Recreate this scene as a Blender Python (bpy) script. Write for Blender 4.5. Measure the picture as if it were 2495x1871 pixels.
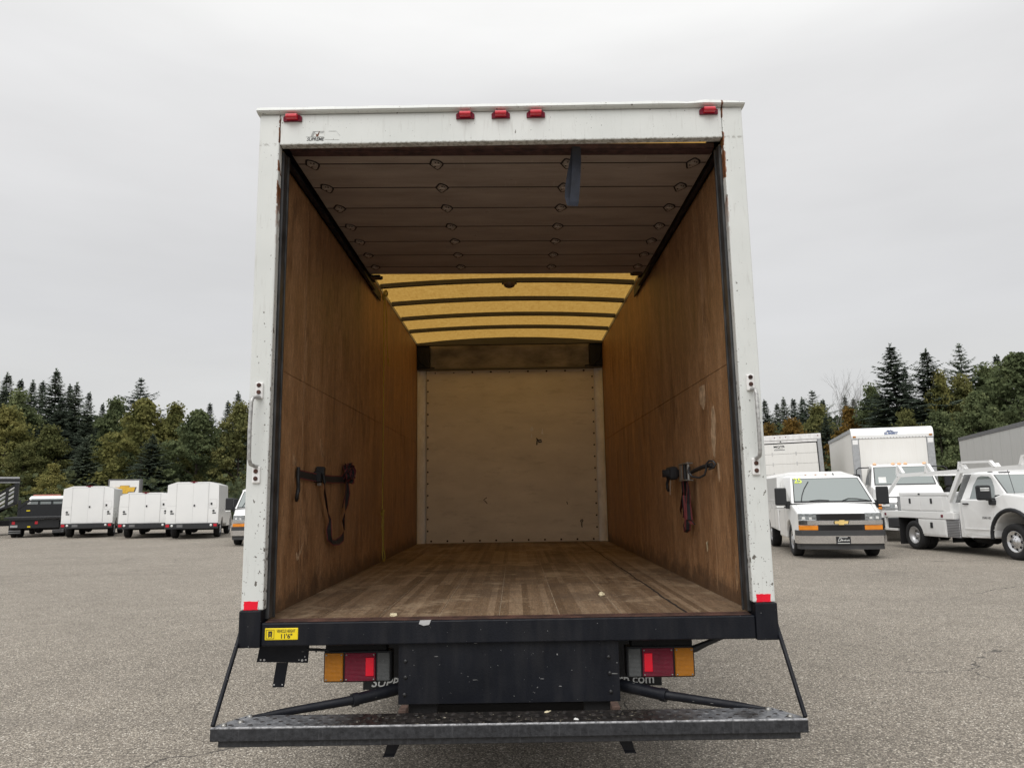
import bpy, bmesh, math, random
import numpy as np
from mathutils import Vector, Matrix
for o in list(bpy.data.objects): bpy.data.objects.remove(o)
sc = bpy.context.scene
col = sc.collection
PI = math.pi
R = math.radians

# ---------------------------------------------------------------- camera
CAM_POS = Vector((0.0411, -3.4357, 1.5359))
PITCH, ROLL, YAW = 0.1528, -0.0162, -0.0017
cam = bpy.data.cameras.new('camera')
cam.sensor_width = 36.0
cam.lens = 25.486
cam.clip_start = 0.05
cam.clip_end = 2000
cam_ob = bpy.data.objects.new('camera', cam)
col.objects.link(cam_ob)
fw = Vector((math.sin(YAW)*math.cos(PITCH), math.cos(YAW)*math.cos(PITCH), math.sin(PITCH)))
rt = Vector((math.cos(YAW), -math.sin(YAW), 0))
up = rt.cross(fw)
c_, s_ = math.cos(ROLL), math.sin(ROLL)
r2 = rt*c_ + up*s_
u2 = up*c_ - rt*s_
m = Matrix((r2, u2, -fw)).transposed().to_4x4()
m.translation = CAM_POS
cam_ob.matrix_world = m
sc.camera = cam_ob

# ---------------------------------------------------------------- sky: even overcast
SUN_EL, SUN_AZ = R(52), R(200)            # sun behind the cloud, behind the camera
world = bpy.data.worlds.new('World')
sc.world = world
world.use_nodes = True
wt = world.node_tree
wt.nodes.clear()
def wn(t, **k):
    n = wt.nodes.new(t)
    for a, b in k.items(): setattr(n, a, b)
    return n
w_out = wn('ShaderNodeOutputWorld')
w_bg = wn('ShaderNodeBackground')
w_tc = wn('ShaderNodeTexCoord')
w_sky = wn('ShaderNodeTexSky', sky_type='NISHITA', sun_disc=False)
w_sky.sun_elevation = SUN_EL
w_sky.sun_rotation = SUN_AZ
w_sky.air_density = 1.0
w_sky.dust_density = 6.0
w_hs = wn('ShaderNodeHueSaturation')
w_hs.inputs['Saturation'].default_value = 0.15
w_hs.inputs['Value'].default_value = 0.09
wt.links.new(w_sky.outputs['Color'], w_hs.inputs['Color'])
w_sep = wn('ShaderNodeSeparateXYZ')
wt.links.new(w_tc.outputs['Generated'], w_sep.inputs[0])
w_ramp = wn('ShaderNodeValToRGB')          # CIE overcast: horizon dimmer than zenith
RAMP = [(0.0, (0.60, 0.605, 0.60)), (0.16, (0.605, 0.61, 0.612)), (0.22, (0.59, 0.595, 0.607)), (0.41, (0.65, 0.65, 0.657)),
        (0.50, (0.71, 0.71, 0.715)), (0.57, (0.83, 0.83, 0.825)), (1.0, (1.10, 1.09, 1.08))]
while len(w_ramp.color_ramp.elements) < len(RAMP): w_ramp.color_ramp.elements.new(0.5)
for el_, (p_, q_) in zip(w_ramp.color_ramp.elements, RAMP):
    el_.position = p_; el_.color = (*q_, 1)
wt.links.new(w_sep.outputs['Z'], w_ramp.inputs['Fac'])
w_map = wn('ShaderNodeMapping')
w_map.inputs['Scale'].default_value = (1.2, 1.2, 5.0)
w_map.inputs['Location'].default_value = (0.3, 0.1, 0.4)
wt.links.new(w_tc.outputs['Generated'], w_map.inputs[0])
w_no = wn('ShaderNodeTexNoise')
w_no.inputs['Scale'].default_value = 1.9
w_no.inputs['Detail'].default_value = 7.0
w_no.inputs['Roughness'].default_value = 0.5
wt.links.new(w_map.outputs[0], w_no.inputs['Vector'])
w_mr = wn('ShaderNodeMapRange')
w_mr.inputs['From Min'].default_value = 0.3
w_mr.inputs['From Max'].default_value = 0.7
w_mr.inputs['To Min'].default_value = 0.965
w_mr.inputs['To Max'].default_value = 1.085
wt.links.new(w_no.outputs['Fac'], w_mr.inputs['Value'])
w_mul = wn('ShaderNodeMixRGB', blend_type='MULTIPLY')
w_mul.inputs['Fac'].default_value = 1.0
wt.links.new(w_ramp.outputs['Color'], w_mul.inputs['Color1'])
wt.links.new(w_mr.outputs['Result'], w_mul.inputs['Color2'])
w_mix = wn('ShaderNodeMixRGB')
w_mix.inputs['Fac'].default_value = 0.90
wt.links.new(w_hs.outputs['Color'], w_mix.inputs['Color1'])
wt.links.new(w_mul.outputs['Color'], w_mix.inputs['Color2'])
wt.links.new(w_mix.outputs['Color'], w_bg.inputs['Color'])
w_bg.inputs['Strength'].default_value = 1.04
wt.links.new(w_bg.outputs[0], w_out.inputs[0])

sun = bpy.data.lights.new('sun', 'SUN')
sun.energy = 1.5
sun.angle = R(45)
sun.color = (1.0, 0.985, 0.96)
sun_ob = bpy.data.objects.new('sun', sun)
col.objects.link(sun_ob)
sd = Vector((math.sin(SUN_AZ)*math.cos(SUN_EL), math.cos(SUN_AZ)*math.cos(SUN_EL), math.sin(SUN_EL)))
sun_ob.rotation_euler = sd.to_track_quat('Z', 'Y').to_euler()
sun_ob.location = (0, -10, 20)

sc.view_settings.view_transform = 'Standard'
sc.view_settings.look = 'None'
sc.view_settings.exposure = 0.2
sc.view_settings.gamma = 1.0
sc.view_settings.use_curve_mapping = False

# ---------------------------------------------------------------- mesh helpers
def link(o, parent=None):
    col.objects.link(o)
    if parent is not None: o.parent = parent
    return o
def tag(o, label=None, cat=None, group=None, kind=None):
    if label: o['label'] = label
    if cat: o['category'] = cat
    if group: o['group'] = group
    if kind: o['kind'] = kind
    return o
def thing(name, label, cat, loc=(0, 0, 0), rz=0.0, group=None):
    o = bpy.data.objects.new(name, None)
    o.empty_display_size = 0.2
    link(o)
    o.location = loc
    o.rotation_euler = (0, 0, rz)
    return tag(o, label, cat, group)
_bev = {}
class MB:
    """collects shapes; build() links them as one mesh object"""
    def __init__(s): s.v = []; s.f = []; s.m = []; s.sm = []
    def add(s, v, f, mi=0, sm=False):
        b = len(s.v)
        s.v.extend([tuple(p) for p in v])
        for q in f:
            s.f.append(tuple(i+b for i in q)); s.m.append(mi); s.sm.append(sm)
        return s
    def box(s, x0, x1, y0, y1, z0, z1, bev=0.0, mi=0, seg=1, M=None):
        sx, sy, sz = x1-x0, y1-y0, z1-z0
        if bev > 0:
            bev = min(bev, 0.45*min(sx, sy, sz))
            bm = bmesh.new()
            bmesh.ops.create_cube(bm, size=1.0)
            for q in bm.verts: q.co = Vector((q.co.x*sx, q.co.y*sy, q.co.z*sz))
            bmesh.ops.bevel(bm, geom=bm.edges[:], offset=bev, segments=seg, profile=0.5, affect='EDGES')
            bm.verts.index_update()
            v = [q.co + Vector((x0+x1, y0+y1, z0+z1))*0.5 for q in bm.verts]
            f = [[q.index for q in p.verts] for p in bm.faces]
            bm.free()
        else:
            v = [Vector((a, b, c)) for c in (z0, z1) for b in (y0, y1) for a in (x0, x1)]
            f = [(0, 2, 3, 1), (4, 5, 7, 6), (0, 1, 5, 4), (2, 6, 7, 3), (0, 4, 6, 2), (1, 3, 7, 5)]
        if M is not None: v = [M @ q for q in v]
        return s.add(v, f, mi)
    def prism(s, poly, ax, a, b, mi=0, sm=False):
        """poly of 2d points extruded along axis ax ('x','y','z') from a to b"""
        n = len(poly)
        def P(p, t):
            return {'x': (t, p[0], p[1]), 'y': (p[0], t, p[1]), 'z': (p[0], p[1], t)}[ax]
        v = [P(p, a) for p in poly] + [P(p, b) for p in poly]
        f = [(i, (i+1) % n, n+(i+1) % n, n+i) for i in range(n)]
        s.add(v, f, mi, sm)
        s.add(v, [tuple(range(n))[::-1], tuple(range(n, 2*n))], mi)
        return s
    def tube(s, pts, r, n=8, mi=0, cap=True, closed=False):
        pts = [Vector(p) for p in pts]
        k = len(pts)
        rr = r if isinstance(r, (list, tuple)) else [r]*k
        ref = None; v = []
        for i, p in enumerate(pts):
            if closed: t = pts[(i+1) % k] - pts[i-1]
            else: t = pts[min(i+1, k-1)] - pts[max(i-1, 0)]
            if t.length < 1e-9: t = Vector((0, 0, 1))
            t.normalize()
            if ref is None:
                ref = Vector((0, 0, 1)) if abs(t.z) < 0.9 else Vector((1, 0, 0))
            a = ref - t*ref.dot(t)
            if a.length < 1e-6: a = t.orthogonal()
            a.normalize(); ref = a
            b = t.cross(a)
            for j in range(n):
                w = 2*PI*j/n
                v.append(p + (a*math.cos(w) + b*math.sin(w))*rr[i])
        f = []
        for i in range(k if closed else k-1):
            i2 = (i+1) % k
            for j in range(n):
                f.append((i*n+j, i*n+(j+1) % n, i2*n+(j+1) % n, i2*n+j))
        s.add(v, f, mi, True)
        if cap and not closed:
            s.add(v[:n], [tuple(range(n))[::-1]], mi)
            s.add(v[-n:], [tuple(range(n))], mi)
        return s
    def lathe(s, prof, c, ax='x', n=24, mi=0, sm=True):
        """prof: (radius, offset along axis)"""
        v = []
        for (r, h) in prof:
            for j in range(n):
                w = 2*PI*j/n
                a, b = r*math.cos(w), r*math.sin(w)
                p = {'x': (h, a, b), 'y': (a, h, b), 'z': (a, b, h)}[ax]
                v.append((c[0]+p[0], c[1]+p[1], c[2]+p[2]))
        f = []
        for i in range(len(prof)-1):
            for j in range(n):
                f.append((i*n+j, i*n+(j+1) % n, (i+1)*n+(j+1) % n, (i+1)*n+j))
        return s.add(v, f, mi, sm)
    def disc(s, c, r, nrm, n=12, th=0.004, mi=0):
        nrm = Vector(nrm).normalized(); a = nrm.orthogonal().normalized(); b = nrm.cross(a); c = Vector(c)
        v = [c + (a*math.cos(2*PI*j/n)+b*math.sin(2*PI*j/n))*r for j in range(n)]
        v += [p + nrm*th for p in v]
        f = [(j, (j+1) % n, n+(j+1) % n, n+j) for j in range(n)] + [tuple(range(n, 2*n)), tuple(range(n))[::-1]]
        return s.add(v, f, mi)
    def slab(s, quad, u0, u1, v0, v1, off=0.004, th=0.006, mi=0):
        """thin plate lying on a bilinear quad (bl, br, tr, tl), outward normal = (br-bl)x(tl-bl)"""
        a, b, c, d = [Vector(p) for p in quad]
        n = (b-a).cross(d-a).normalized()
        def P(u, w, h):
            return a*(1-u)*(1-w) + b*u*(1-w) + c*u*w + d*(1-u)*w + n*h
        uv = [(u0, v0), (u1, v0), (u1, v1), (u0, v1)]
        v = [P(u, w, off-th) for u, w in uv] + [P(u, w, off) for u, w in uv]
        f = [(4, 5, 6, 7), (3, 2, 1, 0), (0, 1, 5, 4), (1, 2, 6, 5), (2, 3, 7, 6), (3, 0, 4, 7)]
        return s.add(v, f, mi)
    def frame(s, quad, u0, u1, v0, v1, wu, wv, off=0.003, th=0.004, mi=0):
        s.slab(quad, u0, u1, v0, v0+wv, off, th, mi); s.slab(quad, u0, u1, v1-wv, v1, off, th, mi)
        s.slab(quad, u0, u0+wu, v0+wv, v1-wv, off, th, mi); s.slab(quad, u1-wu, u1, v0+wv, v1-wv, off, th, mi)
        return s
    def loft(s, pts, mi=0, bev=0.0, seg=2, ang=28, cols=2):
        """closed side outline of (y, z, halfwidth); both flanks and the skin between"""
        n = len(pts)
        bm = bmesh.new()
        C_ = [[bm.verts.new((w*t_, y, z)) for y, z, w in pts] for t_ in np.linspace(-1, 1, cols)]
        for a_, b_ in zip(C_[:-1], C_[1:]):
            for i in range(n):
                j = (i+1) % n
                bm.faces.new((a_[i], a_[j], b_[j], b_[i]))
        bm.faces.new(C_[0][::-1]); bm.faces.new(C_[-1])
        bmesh.ops.recalc_face_normals(bm, faces=bm.faces[:])
        if bev > 0:
            bm.edges.ensure_lookup_table()
            ed = [q for q in bm.edges if len(q.link_faces) == 2 and q.calc_face_angle(0) > R(ang)]
            bmesh.ops.bevel(bm, geom=ed, offset=bev, segments=seg, profile=0.5, affect='EDGES', clamp_overlap=True)
        bmesh.ops.triangulate(bm, faces=[q for q in bm.faces if len(q.verts) > 4])
        bm.verts.index_update()
        s.add([q.co.copy() for q in bm.verts], [[w.index for w in q.verts] for q in bm.faces], mi)
        bm.free()
        return s
    def ribbon(s, pts, wd, w, mi=0, edge=None, ew=0.2, th=0.002):
        """strap along pts, width direction(s) wd; edge = material of the border stripes"""
        k = len(pts); pts = [Vector(p) for p in pts]
        wds = wd if isinstance(wd, list) else [wd]*k
        cols_ = [-0.5, -0.5+ew, 0.5-ew, 0.5]
        v = []
        for p, d in zip(pts, wds):
            d = Vector(d).normalized()*w
            for c in cols_: v.append(p + d*c)
        for i in range(k-1):
            for j in range(3):
                s.add([v[i*4+j], v[i*4+j+1], v[i*4+5+j], v[i*4+4+j]], [(0, 1, 2, 3)], mi if (j == 1 or edge is None) else edge, False)
        return s
    def build(s, name, mats, parent=None):
        me = bpy.data.meshes.new(name)
        me.from_pydata(s.v, [], s.f)
        for q in (mats if isinstance(mats, (list, tuple)) else [mats]): me.materials.append(q)
        me.polygons.foreach_set('material_index', s.m)
        me.polygons.foreach_set('use_smooth', s.sm)
        me.update()
        return link(bpy.data.objects.new(name, me), parent)
def quads_obj(name, V, mat, parent=None):
    """V: (n,4,3) array of free quads"""
    n = len(V)
    me = bpy.data.meshes.new(name)
    me.vertices.add(n*4); me.loops.add(n*4); me.polygons.add(n)
    me.vertices.foreach_set('co', np.ascontiguousarray(V, dtype=np.float32).ravel())
    me.loops.foreach_set('vertex_index', np.arange(n*4, dtype=np.int32))
    me.polygons.foreach_set('loop_start', np.arange(0, n*4, 4, dtype=np.int32))
    me.polygons.foreach_set('loop_total', np.full(n, 4, dtype=np.int32))
    me.materials.append(mat)
    me.update(calc_edges=True)
    return link(bpy.data.objects.new(name, me), parent)
def kids(o): return [q for q in bpy.data.objects if q.parent is o]
def copy_tree(o, parent=None):
    c = o.copy(); col.objects.link(c); c.parent = parent
    for k in kids(o): copy_tree(k, c)
    return c
def text(name, body, size, mat, parent, loc, rot=(PI/2, 0, 0), shear=0.0, ext=0.001, sx=1.0, off=0.0, align='CENTER'):
    cu = bpy.data.curves.new('t', 'FONT')
    cu.body = body; cu.size = size; cu.align_x = align; cu.align_y = 'CENTER'
    cu.shear = shear; cu.extrude = ext; cu.offset = off; cu.resolution_u = 3
    ob = bpy.data.objects.new('t', cu); col.objects.link(ob)
    me = bpy.data.meshes.new_from_object(ob)
    bpy.data.objects.remove(ob); bpy.data.curves.remove(cu)
    me.name = name
    me.transform(Matrix.Translation(loc) @ Matrix.Rotation(rot[2], 4, 'Z') @ Matrix.Rotation(rot[0], 4, 'X') @ Matrix.Diagonal((sx, 1, 1, 1)))
    me.materials.clear(); me.materials.append(mat)
    return link(bpy.data.objects.new(name, me), parent)

# ---------------------------------------------------------------- materials
class NT:
    def __init__(s, name):
        s.mat = bpy.data.materials.new(name); s.mat.use_nodes = True
        s.t = s.mat.node_tree; s.t.nodes.clear()
        s.out = s.t.nodes.new('ShaderNodeOutputMaterial')
        s.p = s.t.nodes.new('ShaderNodeBsdfPrincipled')
        s.t.links.new(s.p.outputs[0], s.out.inputs[0])
        s.tc = s.t.nodes.new('ShaderNodeTexCoord')
    def n(s, t, **k):
        q = s.t.nodes.new(t)
        for a, b in k.items(): setattr(q, a, b)
        return q
    def put(s, sock, val):
        if isinstance(val, bpy.types.NodeSocket): s.t.links.new(val, sock)
        elif isinstance(val, (tuple, list)) and len(val) == 3 and sock.type == 'RGBA': sock.default_value = (*val, 1)
        else: sock.default_value = val
        return s
    def vec(s, scale=(1, 1, 1), loc=(0, 0, 0)):
        q = s.n('ShaderNodeMapping'); q.inputs['Scale'].default_value = scale; q.inputs['Location'].default_value = loc
        s.t.links.new(s.tc.outputs['Object'], q.inputs[0]); return q.outputs[0]
    def noise(s, sc_=5, det=4, rough=0.55, v=None, dist=0.0):
        q = s.n('ShaderNodeTexNoise'); q.inputs['Scale'].default_value = sc_; q.inputs['Detail'].default_value = det
        q.inputs['Roughness'].default_value = rough; q.inputs['Distortion'].default_value = dist
        s.t.links.new(v if v is not None else s.tc.outputs['Object'], q.inputs['Vector']); return q.outputs['Fac']
    def voro(s, sc_, v=None, feat='F1', out='Distance', rand=1.0):
        q = s.n('ShaderNodeTexVoronoi', feature=feat); q.inputs['Scale'].default_value = sc_
        q.inputs['Randomness'].default_value = rand
        s.t.links.new(v if v is not None else s.tc.outputs['Object'], q.inputs['Vector']); return q.outputs[out]
    def ramp(s, fac, stops, interp='LINEAR'):
        q = s.n('ShaderNodeValToRGB'); q.color_ramp.interpolation = interp
        el = q.color_ramp.elements
        while len(el) < len(stops): el.new(0.5)
        for i, (p, c) in enumerate(stops):
            el[i].position = p; el[i].color = (*c, 1) if isinstance(c, (tuple, list)) else (c, c, c, 1)
        s.put(q.inputs['Fac'], fac); return q.outputs['Color']
    def mix(s, fac, a, b, mode='MIX'):
        q = s.n('ShaderNodeMixRGB', blend_type=mode)
        s.put(q.inputs['Fac'], fac); s.put(q.inputs['Color1'], a); s.put(q.inputs['Color2'], b); return q.outputs['Color']
    def math(s, op, a, b=0.0, clamp=False):
        q = s.n('ShaderNodeMath', operation=op, use_clamp=clamp)
        s.put(q.inputs[0], a); s.put(q.inputs[1], b); return q.outputs[0]
    def step(s, fac, lo, hi, a=0.0, b=1.0):
        q = s.n('ShaderNodeMapRange'); s.put(q.inputs['Value'], fac)
        for k_, v_ in (('From Min', lo), ('From Max', hi), ('To Min', a), ('To Max', b)): q.inputs[k_].default_value = v_
        return q.outputs['Result']
    def xyz(s):
        q = s.n('ShaderNodeSeparateXYZ'); s.t.links.new(s.tc.outputs['Object'], q.inputs[0]); return q.outputs
    def rnd(s):
        return s.n('ShaderNodeObjectInfo').outputs['Random']
    def bump(s, h, strength=0.3, dist=0.01):
        q = s.n('ShaderNodeBump'); q.inputs['Strength'].default_value = strength; q.inputs['Distance'].default_value = dist
        s.put(q.inputs['Height'], h); s.t.links.new(q.outputs[0], s.p.inputs['Normal']); return s
    def done(s, color, rough=0.5, metal=0.0, **k):
        s.put(s.p.inputs['Base Color'], color); s.put(s.p.inputs['Roughness'], rough); s.put(s.p.inputs['Metallic'], metal)
        for a, b in k.items(): s.put(s.p.inputs[a.replace('_', ' ')], b)
        return s.mat
M = {}
def simple(name, c, rough=0.5, metal=0.0, var=0.12, sc_=6.0, **k):
    t = NT(name)
    f = t.noise(sc_, 3)
    lo = tuple(q*(1-var) for q in c); hi = tuple(min(1, q*(1+var)) for q in c)
    M[name] = t.done(t.ramp(f, [(0.3, lo), (0.7, hi)]), rough, metal, **k)
simple('black_plastic', (0.011, 0.012, 0.014), 0.55)
simple('dark_void', (0.008, 0.008, 0.009), 0.9)
simple('rubber', (0.013, 0.013, 0.014), 0.85, var=0.25, sc_=20)
simple('rim_steel', (0.55, 0.55, 0.56), 0.35, 0.6)
simple('chrome', (0.75, 0.75, 0.76), 0.10, 1.0, var=0.04)
simple('alu', (0.42, 0.43, 0.44), 0.45, 0.5, var=0.12, sc_=10)
simple('amber', (0.85, 0.28, 0.02), 0.18, Coat_Weight=0.5)
simple('red_lens', (0.55, 0.008, 0.025), 0.15, Coat_Weight=0.6)
simple('red_reflector', (0.80, 0.006, 0.03), 0.2)
simple('white_lens', (0.75, 0.76, 0.75), 0.15)
simple('black_ink', (0.02, 0.02, 0.022), 0.6)
simple('grey_ink', (0.33, 0.34, 0.33), 0.6)
simple('white_ink', (0.62, 0.63, 0.62), 0.6)
simple('blue_ink', (0.12, 0.17, 0.33), 0.6)
simple('yellow_sticker', (0.86, 0.66, 0.01), 0.45, var=0.05)
simple('lime_ink', (0.72, 0.85, 0.10), 0.6)
simple('gold', (0.78, 0.48, 0.06), 0.3, var=0.15)
simple('rope_yellow', (0.40, 0.31, 0.055), 0.8)
simple('webbing_black', (0.012, 0.012, 0.014), 0.8)
simple('webbing_red', (0.13, 0.020, 0.022), 0.8)
simple('webbing_navy', (0.013, 0.016, 0.026), 0.75, var=0.5, sc_=14)
simple('steel_dark', (0.05, 0.05, 0.053), 0.4, 0.7)
simple('steel_light', (0.30, 0.295, 0.28), 0.35, 0.7)
simple('foam_cream', (0.70, 0.62, 0.42), 0.9)
simple('paper_white', (0.70, 0.70, 0.68), 0.8)
simple('tape_silver', (0.50, 0.50, 0.50), 0.4, 0.3)
simple('rust_dark', (0.060, 0.026, 0.018), 0.85, var=0.6, sc_=14)
simple('rust_brown', (0.085, 0.052, 0.040), 0.85, var=0.4, sc_=30)
simple('rust', (0.13, 0.045, 0.02), 0.85, var=0.5, sc_=30)
simple('seam_grey', (0.55, 0.55, 0.54), 0.7)
simple('sign_grey', (0.16, 0.16, 0.165), 0.6)
simple('lightbar_red', (0.55, 0.20, 0.16), 0.35)
simple('bark', (0.055, 0.045, 0.035), 0.95, var=0.4, sc_=4)
simple('bark_grey', (0.16, 0.15, 0.14), 0.95, var=0.3, sc_=4)

simple('head_lens', (0.30, 0.32, 0.33), 0.12, 0.3, var=0.5, sc_=18, Coat_Weight=0.8)
simple('gold_pale', (0.80, 0.58, 0.22), 0.3)
simple('bumper_grey', (0.045, 0.046, 0.048), 0.65)
simple('bumper_dark', (0.022, 0.023, 0.026), 0.6)
simple('chrome_soft', (0.7, 0.7, 0.71), 0.2, 0.85, var=0.1)
simple('amber_pale', (0.85, 0.50, 0.28), 0.3)
simple('track_steel', (0.055, 0.056, 0.058), 0.4, 0.4, var=0.5, sc_=9)
simple('handle_grey', (0.42, 0.42, 0.41), 0.4, 0.3, var=0.35, sc_=60)
simple('dome_brown', (0.10, 0.075, 0.06), 0.35)
simple('scuff_tan', (0.50, 0.35, 0.22), 0.85, var=0.35, sc_=30)
simple('joint_tan', (0.36, 0.22, 0.12), 0.85, var=0.5, sc_=20)
simple('black_gloss', (0.02, 0.021, 0.024), 0.35)

def lens_mat(name, c):
    t = NT(name)
    o = t.vec((1, 1, 1))
    w1 = t.n('ShaderNodeTexWave', wave_type='BANDS', bands_direction='X'); w1.inputs['Scale'].default_value = 55; t.t.links.new(o, w1.inputs['Vector'])
    w2 = t.n('ShaderNodeTexWave', wave_type='BANDS', bands_direction='Z'); w2.inputs['Scale'].default_value = 55; t.t.links.new(o, w2.inputs['Vector'])
    h = t.math('ADD', w1.outputs['Fac'], w2.outputs['Fac'])
    t.bump(h, 0.5, 0.003)
    M[name] = t.done(t.ramp(t.math('ADD', t.math('MULTIPLY', h, 0.25), t.math('MULTIPLY', t.noise(14, 3), 0.5)), [(0.3, tuple(q*0.65 for q in c)), (0.75, tuple(min(1, q*1.35) for q in c))]), 0.34, Specular_IOR_Level=0.35)
lens_mat('amber_dark', (0.46, 0.17, 0.006)); lens_mat('red_dark', (0.17, 0.003, 0.022)); lens_mat('grey_lens', (0.10, 0.105, 0.105))
simple('floor_dust', (0.30, 0.235, 0.165), 0.9, var=0.5, sc_=25)

def m_paint():            # clean vehicle paint
    t = NT('white_paint')
    f = t.noise(0.9, 4); z = t.xyz()['Z']
    dirt = t.math('MULTIPLY', t.step(z, 0.9, 0.2), t.step(t.noise(5, 5), 0.35, 0.75))
    c = t.mix(t.math('MULTIPLY', dirt, 0.5), t.ramp(f, [(0.3, (0.83, 0.835, 0.83)), (0.7, (0.88, 0.88, 0.87))]), (0.42, 0.39, 0.35))
    M['white_paint'] = t.done(c, 0.32, Coat_Weight=0.35, Coat_Roughness=0.08)
m_paint()
def m_boxwhite():         # box panels
    t = NT('white_panel')
    st = t.noise(3, 5, v=t.vec((6, 6, 0.4)))
    c = t.mix(t.step(st, 0.45, 0.75), (0.79, 0.78, 0.75), (0.755, 0.74, 0.705))
    M['white_panel'] = t.done(c, 0.5)
    t = NT('trailer_panel')
    st = t.noise(3, 5, v=t.vec((6, 6, 0.4)))
    M['trailer_panel'] = t.done(t.mix(t.step(st, 0.4, 0.75), (0.60, 0.60, 0.585), (0.54, 0.54, 0.525)), 0.5)
m_boxwhite()
def m_truckwhite():       # chipped, rusting rear frame
    t = NT('chipped_white')
    o = t.xyz()
    ax = t.math('ABSOLUTE', o['X'])
    base = t.ramp(t.noise(2.5, 5), [(0.3, (0.62, 0.64, 0.62)), (0.7, (0.71, 0.725, 0.705))])
    # black drips and grime
    base = t.mix(t.math('MULTIPLY', t.step(t.noise(7, 6, v=t.vec((9, 9, 1.2))), 0.56, 0.74), 0.30), base, (0.36, 0.35, 0.32))
    # chips: denser low down and at the inner edge
    lowz = t.step(o['Z'], 2.6, 1.0)
    edge = t.step(t.math('ABSOLUTE', t.math('SUBTRACT', ax, 1.125)), 0.035, 0.0)
    dens = t.math('ADD', t.math('MULTIPLY', lowz, 0.055), t.math('MULTIPLY', edge, 0.05))
    n1 = t.noise(34, 3, 0.6, v=t.vec((1.3, 1, 0.8)))
    chip = t.math('GREATER_THAN', t.math('ADD', n1, dens), 0.705)
    n2 = t.noise(95, 2, 0.5)
    chip2 = t.math('GREATER_THAN', t.math('ADD', n2, t.math('MULTIPLY', dens, 0.9)), 0.735)
    base = t.mix(t.math('MAXIMUM', chip, chip2), base, (0.13, 0.12, 0.105))
    # lower edge of header worn
    hb = t.math('MULTIPLY', t.step(t.math('ABSOLUTE', t.math('SUBTRACT', o['Z'], 3.309)), 0.011, 0.0), t.step(t.noise(60, 3), 0.47, 0.58))
    base = t.mix(t.math('MULTIPLY', hb, 0.65), base, (0.20, 0.19, 0.16))
    # rusting weld seam between post and header
    seam = t.step(t.math('ABSOLUTE', t.math('SUBTRACT', t.math('ADD', ax, t.math('MULTIPLY', t.math('SUBTRACT', t.noise(28, 3), 0.5), 0.014)), 1.1225)), 0.006, 0.0035)
    seam = t.math('MULTIPLY', seam, t.math('GREATER_THAN', t.noise(9, 3), 0.47))
    seam = t.math('MULTIPLY', seam, t.step(o['Z'], 2.75, 3.05))
    rust = t.ramp(t.noise(60, 3), [(0.3, (0.06, 0.025, 0.015)), (0.7, (0.27, 0.10, 0.035))])
    base = t.mix(seam, base, rust)
    t.bump(t.math('ADD', t.math('MULTIPLY', t.noise(240, 2), 0.3), t.math('MULTIPLY', chip, -1.0)), 0.25, 0.002)
    M['chipped_white'] = t.done(base, 0.42)
m_truckwhite()
def m_black():            # black painted steel with scratches
    t = NT('black_steel')
    o = t.xyz()
    c = t.ramp(t.noise(4, 5), [(0.3, (0.003, 0.004, 0.0075)), (0.7, (0.0065, 0.008, 0.013))])
    s1 = t.math('GREATER_THAN', t.noise(16, 2, 0.6, v=t.vec((1.0, 1, 5), (3, 0, 1))), 0.748)
    s2 = t.math('GREATER_THAN', t.noise(75, 2, 0.5), 0.758)
    c = t.mix(t.math('MULTIPLY', t.math('MAXIMUM', s1, s2), 0.55), c, (0.36, 0.36, 0.35))
    dust = t.math('MULTIPLY', t.step(t.noise(3, 6, v=t.vec((5, 5, 1))), 0.45, 0.8), 0.05)
    c = t.mix(dust, c, (0.25, 0.23, 0.21))
    t.bump(t.noise(130, 3), 0.25, 0.003)
    M['black_steel'] = t.done(c, t.ramp(t.noise(12, 3), [(0.3, 0.40), (0.7, 0.6)]), Specular_IOR_Level=0.25)
m_black()
def m_bumper():           # galvanised / worn step, muddy in the middle
    t = NT('step_steel')
    o = t.xyz(); ax = t.math('ABSOLUTE', t.math('SUBTRACT', o['X'], -0.02))
    worn = t.math('MULTIPLY', t.step(ax, 0.62, 1.0), t.step(t.noise(6, 5), 0.3, 0.6))
    c = t.mix(worn, t.ramp(t.noise(26, 5, 0.7), [(0.38, (0.004, 0.0035, 0.0035)), (0.70, (0.030, 0.025, 0.022))]),
              t.ramp(t.noise(45, 4), [(0.35, (0.10, 0.105, 0.115)), (0.65, (0.23, 0.235, 0.25))]))
    bits = t.math('MULTIPLY', t.math('GREATER_THAN', t.noise(55, 2, 0.5, v=t.vec((1, 2.2, 1))), 0.70), t.step(ax, 0.85, 0.6))
    c = t.mix(t.math('MULTIPLY', bits, 0.8), c, (0.40, 0.36, 0.28))
    t.bump(t.noise(80, 4), 0.4, 0.004)
    M['step_steel'] = t.done(c, t.ramp(t.noise(9, 3), [(0.35, 0.38), (0.7, 0.7)]), Specular_IOR_Level=0.35)
    t = NT('step_face')
    c = t.ramp(t.noise(50, 5, 0.7), [(0.35, (0.010, 0.011, 0.014)), (0.7, (0.042, 0.044, 0.050))])
    st = t.step(t.noise(14, 4, v=t.vec((6, 1, 0.5))), 0.58, 0.75)
    c = t.mix(t.math('MULTIPLY', st, 0.2), c, (0.20, 0.20, 0.21))
    topz = t.math('MULTIPLY', t.step(t.xyz()['Z'], 0.603, 0.611), t.step(t.noise(60, 3), 0.25, 0.6))
    c = t.mix(t.math('MULTIPLY', topz, 0.8), c, (0.62, 0.62, 0.64))
    t.bump(t.noise(110, 3), 0.4, 0.003)
    M['step_face'] = t.done(c, 0.5)
m_bumper()
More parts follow.
